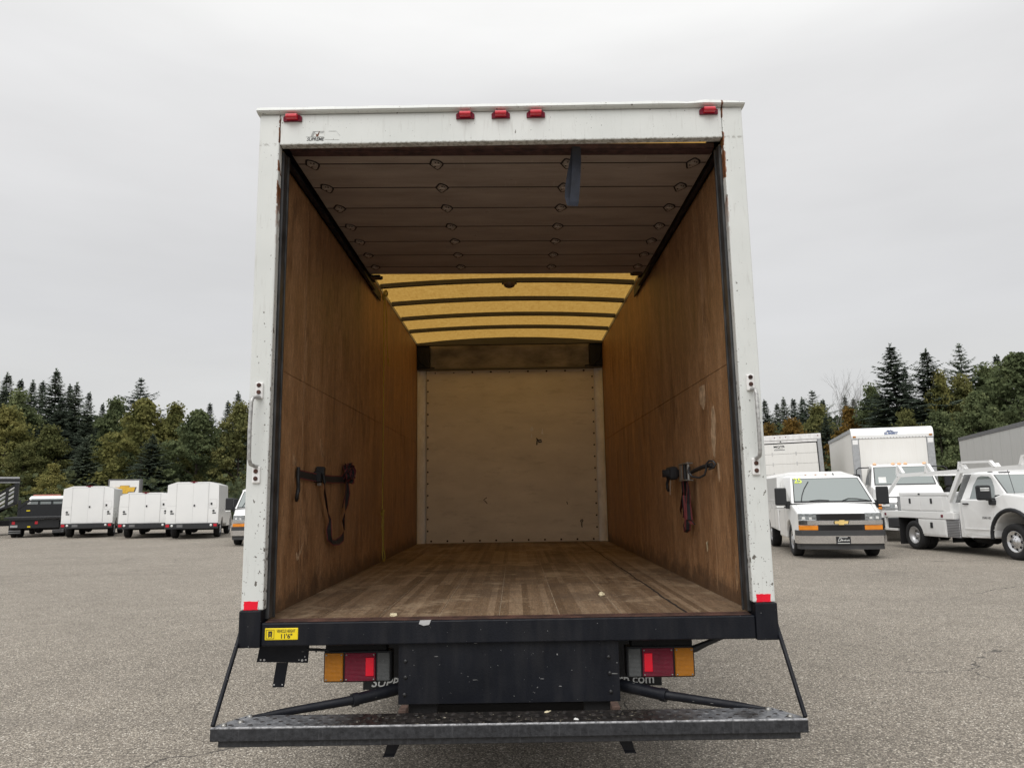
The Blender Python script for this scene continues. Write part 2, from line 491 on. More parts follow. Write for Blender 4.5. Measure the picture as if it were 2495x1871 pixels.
def m_wood():
    t = NT('plywood')
    o = t.xyz()
    g = t.noise(4, 7, 0.68, v=t.vec((1, 2.2, 0.45)))
    c = t.ramp(g, [(0.28, (0.180, 0.090, 0.041)), (0.5, (0.345, 0.187, 0.090)), (0.72, (0.49, 0.292, 0.157))])
    fine = t.noise(55, 5, 0.8, v=t.vec((1, 2.2, 0.30)))
    c = t.mix(0.85, c, t.ramp(fine, [(0.32, 0.22), (0.68, 0.78)]), 'OVERLAY')
    fib = t.noise(170, 2, 0.6, v=t.vec((1, 1.6, 0.5)))
    c = t.mix(0.6, c, t.ramp(fib, [(0.35, 0.30), (0.65, 0.70)]), 'OVERLAY')
    # dark stains, sharp edged
    stn = t.math('MULTIPLY', t.step(t.noise(1.7, 7, 0.72, v=t.vec((1, 2.0, 0.7), (0, 7, 3))), 0.575, 0.63), 0.55)
    c = t.mix(stn, c, (0.085, 0.036, 0.016))
    knots = t.step(t.noise(9, 4, 0.7, v=t.vec((1, 2.2, 0.8), (0, 3, 8))), 0.665, 0.70)
    c = t.mix(t.math('MULTIPLY', knots, 0.7), c, (0.06, 0.024, 0.011))
    # pale scuffs, scrapes and thin scratches
    lowz = t.step(o['Z'], 2.3, 1.1)
    scf = t.step(t.math('ADD', t.noise(20, 6, 0.8, v=t.vec((1, 2.6, 0.9), (0, 2, 5))), t.math('MULTIPLY', lowz, 0.03)), 0.632, 0.665)
    c = t.mix(t.math('MULTIPLY', scf, 0.65), c, (0.58, 0.40, 0.25))
    scr = t.step(t.noise(15, 3, 0.6, v=t.vec((1, 11.0, 0.45), (0, 1, 2))), 0.655, 0.685)
    c = t.mix(t.math('MULTIPLY', scr, 0.65), c, (0.56, 0.41, 0.27))
    # darker towards the floor, upper edge uneven
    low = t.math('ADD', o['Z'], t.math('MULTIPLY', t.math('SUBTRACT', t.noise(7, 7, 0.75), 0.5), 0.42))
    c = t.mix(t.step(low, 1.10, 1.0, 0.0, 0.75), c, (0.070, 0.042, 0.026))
    t.bump(t.math('ADD', fine, t.math('MULTIPLY', fib, 0.5)), 0.35, 0.004)
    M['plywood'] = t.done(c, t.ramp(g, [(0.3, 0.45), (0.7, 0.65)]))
    t = NT('floor_wood')
    def cell(sx, sy, off):
        q = t.n('ShaderNodeVectorMath', operation='MULTIPLY'); q.inputs[1].default_value = (sx, sy, 0.0)
        t.t.links.new(t.vec((1, 1, 1), off), q.inputs[0])
        q2 = t.n('ShaderNodeVectorMath', operation='FLOOR'); t.t.links.new(q.outputs[0], q2.inputs[0])
        w = t.n('ShaderNodeTexWhiteNoise', noise_dimensions='2D'); t.t.links.new(q2.outputs[0], w.inputs['Vector']); return w.outputs['Value']
    stave = cell(28.0, 0.7, (0, 0, 0))
    c = t.ramp(stave, [(0.0, (0.120, 0.076, 0.045)), (0.5, (0.185, 0.123, 0.076)), (1.0, (0.265, 0.187, 0.122))])
    gr = t.noise(16, 7, 0.75, v=t.vec((9, 0.9, 1)))
    c = t.mix(0.8, c, t.ramp(gr, [(0.3, 0.2), (0.7, 0.8)]), 'OVERLAY')
    cross = t.noise(26, 5, 0.8, v=t.vec((0.5, 3.2, 1), (4, 2, 0)))
    c = t.mix(t.math('MULTIPLY', t.step(cross, 0.50, 0.62), 0.6), c, (0.072, 0.048, 0.032))
    big = t.noise(1.6, 7, 0.7)
    c = t.mix(t.math('MULTIPLY', t.step(big, 0.50, 0.60), 0.5), c, (0.075, 0.050, 0.034))
    pale = t.math('MULTIPLY', t.step(t.noise(2.6, 7, 0.78, v=t.vec((1, 1, 1), (5, 1, 0))), 0.52, 0.62), 0.6)
    c = t.mix(pale, c, (0.40, 0.305, 0.205))
    sp = t.step(t.noise(85, 2, 0.5), 0.70, 0.73)
    c = t.mix(t.math('MULTIPLY', sp, 0.7), c, (0.60, 0.52, 0.40))
    t.bump(t.math('ADD', gr, cross), 0.4, 0.003)
    M['floor_wood'] = t.done(c, t.ramp(big, [(0.3, 0.5), (0.7, 0.75)]))
    t = NT('bulkhead_cream')
    f = t.noise(2, 6, 0.6, v=t.vec((1, 1, 2.4)))
    c = t.ramp(f, [(0.25, (0.60, 0.55, 0.465)), (0.7, (0.77, 0.715, 0.615))])
    sm_ = t.step(t.noise(5, 6, 0.7, v=t.vec((0.7, 1, 3.0), (2, 0, 7))), 0.56, 0.64)
    c = t.mix(t.math('MULTIPLY', sm_, 0.22), c, (0.30, 0.265, 0.21))
    sp = t.math('GREATER_THAN', t.noise(26, 4, 0.75, v=t.vec((0.8, 1, 2.2))), 0.70)
    c = t.mix(t.math('MULTIPLY', sp, 0.5), c, (0.12, 0.09, 0.06))
    M['bulkhead_cream'] = t.done(c, 0.55)
    t = NT('mottled_panel')
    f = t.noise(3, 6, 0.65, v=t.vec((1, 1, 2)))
    M['mottled_panel'] = t.done(t.ramp(f, [(0.3, (0.085, 0.073, 0.066)), (0.7, (0.32, 0.28, 0.25))]), 0.7)  # dark brown-grey tone in random patches
    t = NT('corner_white')
    f = t.noise(9, 5, 0.7, v=t.vec((1, 1, 0.5)))
    M['corner_white'] = t.done(t.ramp(f, [(0.3, (0.66, 0.65, 0.64)), (0.65, (0.88, 0.87, 0.86))]), 0.55)
    t = NT('door_ply')
    f = t.noise(3, 6, 0.65, v=t.vec((0.6, 2.5, 1)))
    c = t.ramp(f, [(0.3, (0.25, 0.205, 0.175)), (0.7, (0.40, 0.335, 0.29))])
    # scuff lines running fore and aft where cargo rubbed it
    s1 = t.math('GREATER_THAN', t.noise(13, 3, 0.6, v=t.vec((6.5, 0.45, 1), (0.4, 0, 0))), 0.685)
    c = t.mix(t.math('MULTIPLY', s1, 0.35), c, (0.46, 0.40, 0.34))
    s2 = t.math('GREATER_THAN', t.noise(13, 4, 0.7, v=t.vec((1.3, 2.2, 1), (3, 6, 0))), 0.70)
    c = t.mix(t.math('MULTIPLY', s2, 0.7), c, (0.04, 0.03, 0.03))
    M['door_ply'] = t.done(c, 0.6)
    t = NT('door_edge')
    M['door_edge'] = t.done(t.ramp(t.noise(22, 4), [(0.3, (0.028, 0.013, 0.013)), (0.7, (0.085, 0.040, 0.036))]), 0.8)
m_wood()
def m_roof():             # translucent yellowed fibreglass
    t = NT('fibreglass_roof')
    f1 = t.noise(26, 5, 0.7, v=t.vec((1, 1, 1)))
    f2 = t.noise(60, 3, 0.6, v=t.vec((1.0, 0.12, 1)))
    f3 = t.noise(60, 3, 0.6, v=t.vec((0.12, 1.0, 1)))
    f = t.math('ADD', t.math('MULTIPLY', f1, 0.5), t.math('ADD', t.math('MULTIPLY', f2, 0.25), t.math('MULTIPLY', f3, 0.25)))
    c = t.ramp(f, [(0.36, (0.27, 0.145, 0.030)), (0.5, (0.355, 0.208, 0.050)), (0.66, (0.425, 0.262, 0.074))])
    tr = t.n('ShaderNodeBsdfTranslucent'); t.put(tr.inputs['Color'], c)
    df = t.n('ShaderNodeBsdfDiffuse'); t.put(df.inputs['Color'], t.mix(0.6, c, (0.3, 0.25, 0.15)))
    mx = t.n('ShaderNodeMixShader'); mx.inputs[0].default_value = 0.82
    t.t.links.new(df.outputs[0], mx.inputs[1]); t.t.links.new(tr.outputs[0], mx.inputs[2])
    t.t.links.new(mx.outputs[0], t.out.inputs[0])
    M['fibreglass_roof'] = t.mat
m_roof()
simple('bow_grey', (0.085, 0.082, 0.072), 0.6, 0.2)
simple('plate_grey', (0.40, 0.35, 0.31), 0.45, 0.3, var=0.25, sc_=40)
simple('grime_black', (0.018, 0.013, 0.012), 0.9)
def m_glass():
    t = NT('car_glass')
    M['car_glass'] = t.done((0.15, 0.185, 0.178), 0.05, IOR=2.3, Specular_IOR_Level=0.6, Coat_Weight=0.4, Coat_Roughness=0.02)
    t = NT('car_glass_dark')
    M['car_glass_dark'] = t.done((0.02, 0.025, 0.026), 0.06, IOR=1.6)
m_glass()
def m_diamond():
    t = NT('diamond_plate')
    v = t.voro(26, t.vec((1, 1, 1)), rand=0.0)
    c = t.ramp(v, [(0.25, (0.62, 0.62, 0.63)), (0.45, (0.22, 0.22, 0.23))])
    t.bump(t.step(v, 0.45, 0.2), 0.8, 0.01)
    M['diamond_plate'] = t.done(c, 0.3, 0.7)
m_diamond()
def m_asphalt():
    t = NT('asphalt')
    dv = t.vec((1, 1, 1))
    stone = t.voro(108, dv, out='Color')
    sep = t.n('ShaderNodeSeparateColor'); t.t.links.new(stone, sep.inputs[0])
    c = t.ramp(sep.outputs[0], [(0.0, (0.105, 0.091, 0.074)), (0.30, (0.232, 0.203, 0.166)), (0.70, (0.355, 0.313, 0.258)), (0.92, (0.51, 0.457, 0.380)), (1.0, (0.86, 0.80, 0.70))])
    gap = t.voro(108, dv)
    c = t.mix(t.step(gap, 0.42, 0.78, 0.0, 0.7), c, (0.07, 0.062, 0.053))
    big = t.noise(0.35, 6, 0.6)
    c = t.mix(0.8, c, t.ramp(big, [(0.3, 0.43), (0.7, 0.55)]), 'OVERLAY')
    mid = t.noise(2.6, 5, 0.65)
    c = t.mix(0.6, c, t.ramp(mid, [(0.3, 0.40), (0.7, 0.58)]), 'OVERLAY')
    st = t.noise(0.5, 5, 0.6, v=t.vec((0.25, 1.6, 1), (4, 3, 0)))
    c = t.mix(t.math('MULTIPLY', t.step(st, 0.56, 0.72), 0.35), c, (0.17, 0.152, 0.13))
    # cracks: edges of big wobbly cells, only here and there
    wob = t.n('ShaderNodeVectorMath', operation='ADD')
    nz = t.n('ShaderNodeTexNoise'); nz.inputs['Scale'].default_value = 1.6; nz.inputs['Detail'].default_value = 5
    t.t.links.new(t.tc.outputs['Object'], nz.inputs['Vector'])
    sc2 = t.n('ShaderNodeVectorMath', operation='SCALE'); sc2.inputs['Scale'].default_value = 0.7
    t.t.links.new(nz.outputs['Color'], sc2.inputs[0]); t.t.links.new(t.tc.outputs['Object'], wob.inputs[0]); t.t.links.new(sc2.outputs[0], wob.inputs[1])
    cr = t.voro(0.20, wob.outputs[0], feat='DISTANCE_TO_EDGE')
    on = t.math('GREATER_THAN', t.noise(0.5, 4, 0.6), 0.55)
    crack = t.math('MULTIPLY', t.step(t.math('ADD', cr, t.math('MULTIPLY', t.noise(12, 3), 0.004)), 0.0045, 0.0030), on)
    c = t.mix(t.math('MULTIPLY', crack, 0.8), c, (0.035, 0.032, 0.03))
    yy = t.math('ADD', t.xyz()['Y'], t.math('MULTIPLY', t.math('SUBTRACT', t.noise(0.6, 5, 0.6), 0.5), 0.9))
    for y_, w_, lo_ in ((12.6, 0.035, 0.45), (9.9, 0.02, 0.5)):      # paving joints
        j_ = t.math('MULTIPLY', t.step(t.math('ABSOLUTE', t.math('SUBTRACT', yy, y_)), w_, w_*0.3), t.step(t.noise(0.8, 4, 0.6), lo_, lo_+0.08))
        c = t.mix(t.math('MULTIPLY', j_, 0.65), c, (0.07, 0.062, 0.055))
    oil = t.step(t.noise(0.45, 6, 0.7, v=t.vec((1, 1, 1), (9, 4, 0))), 0.60, 0.68)
    c = t.mix(t.math('MULTIPLY', oil, 0.35), c, (0.12, 0.108, 0.094))
    spots = t.step(t.noise(5.0, 3, 0.5, v=t.vec((1, 1, 1), (2, 8, 0))), 0.72, 0.75)
    c = t.mix(t.math('MULTIPLY', spots, 0.5), c, (0.09, 0.08, 0.07))
    t.bump(t.math('SUBTRACT', t.step(gap, 0.7, 0.1), crack), 0.5, 0.006)
    M['asphalt'] = t.done(c, 0.85)
m_asphalt()
def leaf(name, stops, trans=0.35, sc_=0.6):
    t = NT(name)
    f = t.math('ADD', t.noise(sc_, 3), t.math('MULTIPLY', t.math('SUBTRACT', t.rnd(), 0.5), 0.22))
    f = t.math('ADD', f, t.math('MULTIPLY', t.math('SUBTRACT', t.noise(7, 2), 0.5), 0.45))
    c = t.ramp(f, stops)
    df = t.n('ShaderNodeBsdfDiffuse'); t.put(df.inputs['Color'], c)
    tr = t.n('ShaderNodeBsdfTranslucent'); t.put(tr.inputs['Color'], c)
    mx = t.n('ShaderNodeMixShader'); mx.inputs[0].default_value = trans
    t.t.links.new(df.outputs[0], mx.inputs[1]); t.t.links.new(tr.outputs[0], mx.inputs[2])
    t.t.links.new(mx.outputs[0], t.out.inputs[0])
    M[name] = t.mat
leaf('needles', [(0.3, (0.072, 0.092, 0.072)), (0.5, (0.115, 0.142, 0.106)), (0.72, (0.175, 0.205, 0.145))], 0.35)
leaf('leaf_green', [(0.25, (0.066, 0.085, 0.045)), (0.5, (0.135, 0.163, 0.080)), (0.75, (0.225, 0.25, 0.122))])
leaf('leaf_olive', [(0.25, (0.064, 0.076, 0.032)), (0.5, (0.140, 0.148, 0.060)), (0.75, (0.23, 0.22, 0.088))])
leaf('leaf_yellow', [(0.25, (0.092, 0.102, 0.038)), (0.5, (0.205, 0.203, 0.074)), (0.75, (0.33, 0.30, 0.112))])
leaf('leaf_rust', [(0.25, (0.085, 0.065, 0.028)), (0.5, (0.165, 0.110, 0.035)), (0.75, (0.25, 0.155, 0.045))])
leaf('leaf_wood', [(0.25, (0.042, 0.055, 0.038)), (0.5, (0.080, 0.098, 0.055)), (0.78, (0.15, 0.16, 0.08))])

# ================================================================ ground
g = MB()
g.add([(-400, -60, 0), (400, -60, 0), (400, 500, 0), (-400, 500, 0)], [(0, 1, 2, 3)])
tag(g.build('asphalt_lot', M['asphalt']), kind='structure')

# ================================================================ the box truck
T = thing('box_truck', 'white box truck with its rear roll-up door open, filling the centre', 'box truck', (0, 0, 0))
rng = random.Random(4)
def part(name, mb, mats, parent=T): return mb.build(name, [M[q] for q in mats] if isinstance(mats, (list, tuple)) else M[mats], parent)

# rear frame -------------------------------------------------------
for s in (-1, 1):
    b = MB(); x0, x1 = sorted((s*1.1225, s*1.225))
    b.box(x0, x1, 0.0, 0.05, 1.036, 3.470, 0.006, seg=2)
    part('rear_post', b, 'chipped_white')
b = MB().box(-1.121, 1.121, 0.002, 0.05, 3.308, 3.470, 0.005, seg=2)
hdr = part('rear_header', b, 'chipped_white')
# rain cap: folded sheet, dented near its right end
cap = MB()
xs = np.linspace(-1.236, 1.236, 60)
prof = [(0.05, 3.472), (0.0, 3.472), (-0.020, 3.476), (-0.026, 3.482), (-0.018, 3.500), (-0.006, 3.506), (0.05, 3.508)]
V = []; F = []
for x in xs:
    d = 0.010*math.exp(-((x-0.96)/0.035)**2) + 0.012*max(0, (x-1.13)/0.1)**2 + 0.0015*math.sin(x*23)
    bulge = 0.004*math.exp(-((x-1.03)/0.05)**2)
    for (y, z) in prof: V.append((x, y - (bulge if z > 3.48 else 0), z - (d if z > 3.49 else d*0.15)))
n = len(prof)
for i in range(len(xs)-1):
    for j in range(n-1): F.append((i*n+j, i*n+j+1, (i+1)*n+j+1, (i+1)*n+j))
cap.add(V, F); cap.add(V[:n], [tuple(range(n))]); cap.add(V[-n:], [tuple(range(n))[::-1]])
part('rain_cap', cap, 'chipped_white')
# black track strips inside the posts
for s in (-1, 1):
    b = MB(); x0, x1 = sorted((s*1.113, s*1.172))
    b.box(x0, x1, 0.053, 0.125, 0.985, 3.30, 0.006)
    x0, x1 = sorted((s*1.108, s*1.116)); b.box(x0, x1, 0.118, 0.134, 0.985, 3.30, 0.002)
    part('door_track', b, 'track_steel' if 'track_steel' in M else 'black_steel')
# corner blocks, sill, threshold
for s in (-1, 1):
    b = MB(); x0, x1 = sorted((s*1.128, s*1.229))
    b.box(x0, x1, -0.010, 0.09, 0.872, 1.0355, 0.005, seg=2)
    part('corner_block', b, 'black_steel')
b = MB().box(-1.127, 1.127, -0.002, 0.10, 0.877, 0.980, 0.006, seg=2)
part('rear_sill', b, 'black_steel')
b = MB().box(-1.112, 1.112, 0.004, 0.045, 0.9805, 0.984, 0.001)
b.box(-1.112, 1.112, 0.052, 0.075, 0.9805, 0.986, 0.001)
b.box(-1.112, 1.112, 0.080, 0.112, 0.9650, 0.978, 0.002)
part('threshold', b, 'rust_dark')

# red tape, height sticker, decals --------------------------------
for x0, x1, z0, z1 in ((-1.213, -1.146, 1.0375, 1.078), (1.137, 1.206, 1.0375, 1.074)):
    b = MB(); k = 9
    p = [(x0+0.003*rng.random(), z0)] + [(x0+(x1-x0)*i/k, z0+0.0015*rng.random()) for i in range(1, k)] + [(x1-0.002*rng.random(), z0)]
    p += [(x1-0.004*rng.random(), z0+(z1-z0)*i/5) for i in (1, 2, 3, 4)]
    p += [(x1-(x1-x0)*i/k, z1-0.003*rng.random()) for i in range(0, k+1)]
    p += [(x0+0.004*rng.random(), z1-(z1-z0)*i/5) for i in (1, 2, 3, 4)]
    b.prism(p, 'y', -0.0012, 0.003)
    part('red_tape', b, 'red_reflector')
stk = part('height_sticker', MB().box(-1.109, -0.958, -0.0045, 0.0, 0.905, 0.957, 0.002), 'yellow_sticker')
b = MB()
for (a0, a1, c0, c1) in ((-1.103, -1.066, 0.911, 0.9125), (-1.103, -1.066, 0.9495, 0.951), (-1.103, -1.1015, 0.9125, 0.9495), (-1.0675, -1.066, 0.9125, 0.9495)):
    b.box(a0, a1, -0.0055, -0.004, c0, c1)
b.box(-1.093, -1.086, -0.0055, -0.004, 0.922, 0.944); b.box(-1.083, -1.076, -0.0055, -0.004, 0.922, 0.944); b.box(-1.086, -1.083, -0.0055, -0.004, 0.938, 0.944)
b.box(-1.092, -1.088, -0.0055, -0.004, 0.917, 0.922); b.box(-1.081, -1.077, -0.0055, -0.004, 0.917, 0.922); b.box(-1.086, -1.083, -0.0055, -0.004, 0.922, 0.926)
part('pictogram', b, 'black_ink', stk)
text('lettering', 'VEHICLE HEIGHT', 0.0185, M['black_ink'], stk, (-1.0125, -0.0046, 0.9435), sx=0.60, off=0.0002, ext=0.0006)
text('lettering', "11'6\"", 0.0275, M['black_ink'], stk, (-1.011, -0.0046, 0.9205), sx=1.0, off=0.0007, ext=0.0006)
text('lettering', 'SUPREME', 0.0245, M['black_ink'], hdr, (-0.942, 0.0015, 3.334), shear=0.3, sx=0.86, off=0.0003, ext=0.0006)
b = MB()
b.prism([(-0.965, 3.349), (-0.953, 3.349), (-0.942, 3.376), (-0.954, 3.376)], 'y', 0.0008, 0.003)
for (a0, a1, c0, c1) in ((-0.955, -0.897, 3.3755, 3.378), (-0.918, -0.900, 3.368, 3.3705), (-0.988, -0.900, 3.347, 3.3487)):
    b.box(a0, a1, 0.0008, 0.003, c0, c1)
b.box(-0.874, -0.838, 0.001, 0.003, 3.376, 3.378)
b.prism([(-0.838, 3.378), (-0.836, 3.376), (-0.815, 3.352), (-0.817, 3.352)], 'y', 0.001, 0.003)
b.prism([(-0.893, 3.3335), (-0.893, 3.3325), (-0.82, 3.3290), (-0.82, 3.3296)], 'y', 0.001, 0.003)
part('logo', b, 'grey_ink', hdr)
part('logo', MB().prism([(-0.936, 3.349), (-0.928, 3.349), (-0.919, 3.376), (-0.921, 3.3765), (-0.933, 3.359), (-0.938, 3.366), (-0.940, 3.366)], 'y', 0.0007, 0.003), 'rust', hdr)

# marker lamps ------------------------------------------------------
lb = MB()          # lamp base: elongated pad with sloping ends
lb.prism([(-0.046, -0.016), (0.046, -0.016), (0.047, 0.006), (0.034, 0.018), (-0.034, 0.018), (-0.047, 0.006)], 'y', -0.010, 0.0)
ll = MB()
n = 10
for i in range(n+1):
    pass
sect = [(0.0, 0.017), (-0.012, 0.0165), (-0.024, 0.012), (-0.029, 0.004), (-0.029, -0.003), (-0.024, -0.009), (-0.010, -0.011), (0.0, -0.011)]
ll.prism([(q[0]-0.009, q[1]) for q in sect], 'x', -0.028, 0.028)
base_me = lens_me = None
for x, z in ((-1.057, 3.446), (-0.180, 3.444), (0.0, 3.444), (0.178, 3.445), (1.055, 3.446)):
    if base_me is None:
        o1 = part('marker_lamp', lb, 'red_dark'); o2 = part('lens', ll, 'red_lens', o1); base_me, lens_me = o1.data, o2.data
    else:
        o1 = link(bpy.data.objects.new('marker_lamp', base_me), T); o2 = link(bpy.data.objects.new('lens', lens_me), o1)
    o1.location = (x, 0.001, z)

# grab handles ------------------------------------------------------
for s in (-1, 1):
    xb = s*1.175; dx = 0.030 if s < 0 else -0.012
    b = MB(); zt, zb = 2.085, 1.622
    path = [(xb+0.004, 0.0, zt-0.065), (xb, -0.030, zt-0.066), (xb-dx*0.4, -0.052, zt-0.072), (xb-dx*0.55, -0.060, zt-0.095),
            (xb-dx*0.62, -0.061, (zt+zb)/2), (xb-dx*0.55, -0.060, zb+0.105), (xb-dx*0.4, -0.052, zb+0.078), (xb, -0.030, zb+0.070), (xb+0.003, 0.0, zb+0.069)]
    b.tube(path, 0.0092, 10)
    h = part('grab_handle', b, 'handle_grey' if 'handle_grey' in M else 'alu')
    for zc in (zt-0.033, zb+0.031):
        p = MB().box(xb-0.019, xb+0.019, -0.012, 0.002, zc-0.040, zc+0.040, 0.008, seg=2)
        part('mounting_plate', p, 'corner_white', h)
        for q in (-0.012, 0.022):
            k = MB(); k.lathe([(0.0105, -0.0125), (0.0105, -0.016), (0.008, -0.018), (0.0, -0.018)], (xb, 0, zc+q*(1 if zc > 1.8 else -1)+0.004), 'y', 10)
            part('bolt', k, 'rust_dark', h)

# cargo box shell ---------------------------------------------------
for s in (-1, 1):
    b = MB(); x0, x1 = sorted((s*1.190, s*1.222)); b.box(x0, x1, 0.05, 5.86, 0.93, 3.46, 0.004)
    part('box_side', b, 'white_panel')
    b = MB(); x0, x1 = sorted((s*1.172, s*1.228)); b.box(x0, x1, 0.05, 5.86, 3.435, 3.475, 0.004)
    part('top_rail', b, 'alu')
    b = MB(); x0, x1 = sorted((s*1.19, s*1.228)); b.box(x0, x1, 0.09, 5.86, 0.86, 0.93, 0.004)
    part('bottom_rail', b, 'black_steel')
b = MB().box(-1.19, 1.19, 5.80, 5.86, 0.93, 3.47, 0.004)
part('box_front', b, 'white_panel')
# plywood lining, sheet by sheet
for s, seams in ((-1, (0.73, 3.17)), (1, (0.78, 3.24))):
    x0, x1 = sorted((s*1.1765, s*1.1885)); wall = None
    ys = [0.126] + list(seams) + [5.70]
    b = MB(); a0, a1 = sorted((s*1.1888, s*1.1898)); b.box(a0, a1, 0.126, 5.72, 0.95, 3.43)
    wall = part('side_wall', b, 'dark_void')
    for i in range(3):
        for z0, z1 in ((0.966, 2.2055), (2.2085, 3.432)):
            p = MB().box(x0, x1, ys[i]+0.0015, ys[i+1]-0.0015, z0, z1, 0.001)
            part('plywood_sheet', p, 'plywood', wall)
    for y in seams: a0, a1 = sorted((s*1.1758, s*1.1780)); part('joint_strip', MB().box(a0, a1, y-0.0035, y+0.0035, 0.99, 3.30), 'joint_tan', wall)
# torn veneer and gouges
def torn(pts, s, mat, nm='torn_veneer'):
    rr = random.Random(len(pts)*7+int(abs(pts[0][0])*100)); q = []
    for i in range(len(pts)):
        a_, b_ = pts[i], pts[(i+1) % len(pts)]
        for k in range(4): q.append((a_[0]+(b_[0]-a_[0])*k/4+rr.uniform(-.006, .006), a_[1]+(b_[1]-a_[1])*k/4+rr.uniform(-.014, .014)))
    x_ = s*1.1755; return part(nm, MB().prism(q, 'x', min(x_, x_+s*0.003), max(x_, x_+s*0.003)), mat)
torn([(0.66, 2.04), (0.71, 1.98), (0.74, 1.86), (0.72, 1.75), (0.69, 1.72), (0.66, 1.80), (0.63, 1.93)], 1, 'scuff_tan')
torn([(0.62, 1.70), (0.65, 1.69), (0.64, 1.62), (0.61, 1.60)], 1, 'scuff_tan')
torn([(0.30, 1.30), (0.36, 1.25), (0.34, 1.12), (0.28, 1.05), (0.26, 1.20)], 1, 'joint_tan')
torn([(0.40, 1.20), (0.43, 1.16), (0.42, 1.04), (0.39, 1.08)], 1, 'joint_tan')
torn([(0.95, 1.26), (0.98, 1.25), (0.975, 1.20), (0.955, 1.20)], 1, 'foam_cream')
torn([(1.12, 1.92), (1.15, 1.88), (1.22, 1.79), (1.16, 1.80), (1.11, 1.86)], -1, 'joint_tan')
torn([(0.66, 1.24), (0.72, 1.22), (0.80, 1.29), (0.74, 1.22), (0.69, 1.195)], -1, 'scuff_tan')
torn([(0.55, 1.78), (0.62, 1.77), (0.63, 1.72), (0.56, 1.71)], -1, 'joint_tan')
# floor planks
b = MB().box(-1.19, 1.19, 0.101, 5.79, 0.90, 0.9675)
fl = part('cargo_floor', b, 'floor_dust')
ck = [(0.850+0.004*math.sin(y*7)+rng.uniform(-.003, .003), y) for y in np.arange(0.12, 5.7, 0.06)]
part('floor_crack', MB().add([(x-0.002-0.004*rng.random(), y, 0.9715) for x, y in ck]+[(x+0.003+0.006*rng.random(), y, 0.9715) for x, y in ck], [(i, len(ck)+i, len(ck)+i+1, i+1) for i in range(len(ck)-1)]), 'grime_black', fl)
px = [-1.176, -0.915, -0.625, -0.335, -0.045, 0.245, 0.545, 0.850, 1.176]
for i in range(8):
    gp = 0.0025 if i < 7 else 0.006
    p = MB(); zt = 0.970 - (0.0012 if i == 7 else rng.random()*0.0008)
    p.box(px[i]+0.002, px[i+1]-0.002, 0.113, 5.72, 0.9450, zt, 0.001)
    part('plank', p, 'floor_wood', fl)

# bulkhead ----------------------------------------------------------
b = MB().box(-1.062, 1.068, 5.672, 5.69, 0.972, 3.120, 0.002)
bh = part('bulkhead_panel', b, 'bulkhead_cream')
bl = MB()
for i, x in enumerate(np.linspace(-0.95, 0.94, 9)):
    bl.disc((x, 5.672, 3.098 - (0.006 if i in (0, 1, 4) else 0)), 0.0125 if i not in (0, 1, 4) else 0.008, (0, -1, 0), 8, 0.006)
for i, x in enumerate(np.linspace(-1.0, 1.0, 11)): bl.disc((x, 5.672, 0.998), 0.012, (0, -1, 0), 8, 0.006)
for i, z in enumerate(np.linspace(1.12, 3.0, 14)):
    bl.disc((-1.043, 5.672, z), 0.011, (0, -1, 0), 8, 0.006); bl.disc((1.045, 5.672, z+0.02), 0.011, (0, -1, 0), 8, 0.006)
tag(part('rivet', bl, 'grime_black', bh), kind='stuff')
mk = MB()          # knocks and marker scrawl on the panel
mk.tube([(0.845, 5.6705, 1.205), (0.850, 5.6705, 1.228), (0.868, 5.6705, 1.235), (0.876, 5.6705, 1.222), (0.862, 5.6705, 1.205), (0.858, 5.6705, 1.17), (0.862, 5.6705, 1.14)], 0.006, 5)
mk.tube([(-0.31, 5.6705, 1.52), (-0.35, 5.6705, 1.49), (-0.33, 5.6705, 1.475), (-0.305, 5.6705, 1.445)], 0.005, 5)
mk.tube([(0.32, 5.6705, 2.245), (0.345, 5.6705, 2.215), (0.38, 5.6705, 2.225), (0.385, 5.6705, 2.20), (0.35, 5.6705, 2.195), (0.33, 5.6705, 2.22), (0.325, 5.6705, 2.16)], 0.008, 5)
mk.tube([(0.68, 5.6705, 1.455), (0.69, 5.6705, 1.42)], 0.005, 5)
part('marker_scrawl', mk, 'grime_black', bh)
mk = MB()
mk.prism([(0.24, 2.36), (0.27, 2.40), (0.29, 2.35), (0.26, 2.33)], 'y', 5.6705, 5.673); mk.prism([(0.38, 2.30), (0.40, 2.38), (0.41, 2.29)], 'y', 5.6705, 5.673)
mk.prism([(0.25, 2.26), (0.262, 2.31), (0.27, 2.25)], 'y', 5.6705, 5.673)
part('scuff', mk, 'corner_white', bh)
for s in (-1, 1):  # quarter-round corner posts, hollow side inward
    b = MB(); cx, cy, r = s*1.072, 5.60, 0.097
    pts = [(cx + s*r*math.sin(w), cy + r*math.cos(w)) for w in np.linspace(0, PI/2, 9)]
    v = [(p[0], p[1], 0.970) for p in pts] + [(p[0], p[1], 3.135) for p in pts]
    b.add(v, [(i, i+1, 10+i, 9+i) if s < 0 else (i+1, i, 9+i, 10+i) for i in range(8)], 0, True)
    part('corner_post', b, 'corner_white')
b = MB().box(-1.172, 1.172, 5.60, 5.66, 3.122, 3.142, 0.003)
part('bulkhead_rail', b, 'bow_grey')
part('upper_bulkhead', MB().prism([(-1.172, 3.10), (1.172, 3.10), (1.172, 3.455), (0.8, 3.49), (0.4, 3.515), (0, 3.523), (-0.4, 3.515), (-0.8, 3.49), (-1.172, 3.455)], 'y', 5.74, 5.79), 'mottled_panel')
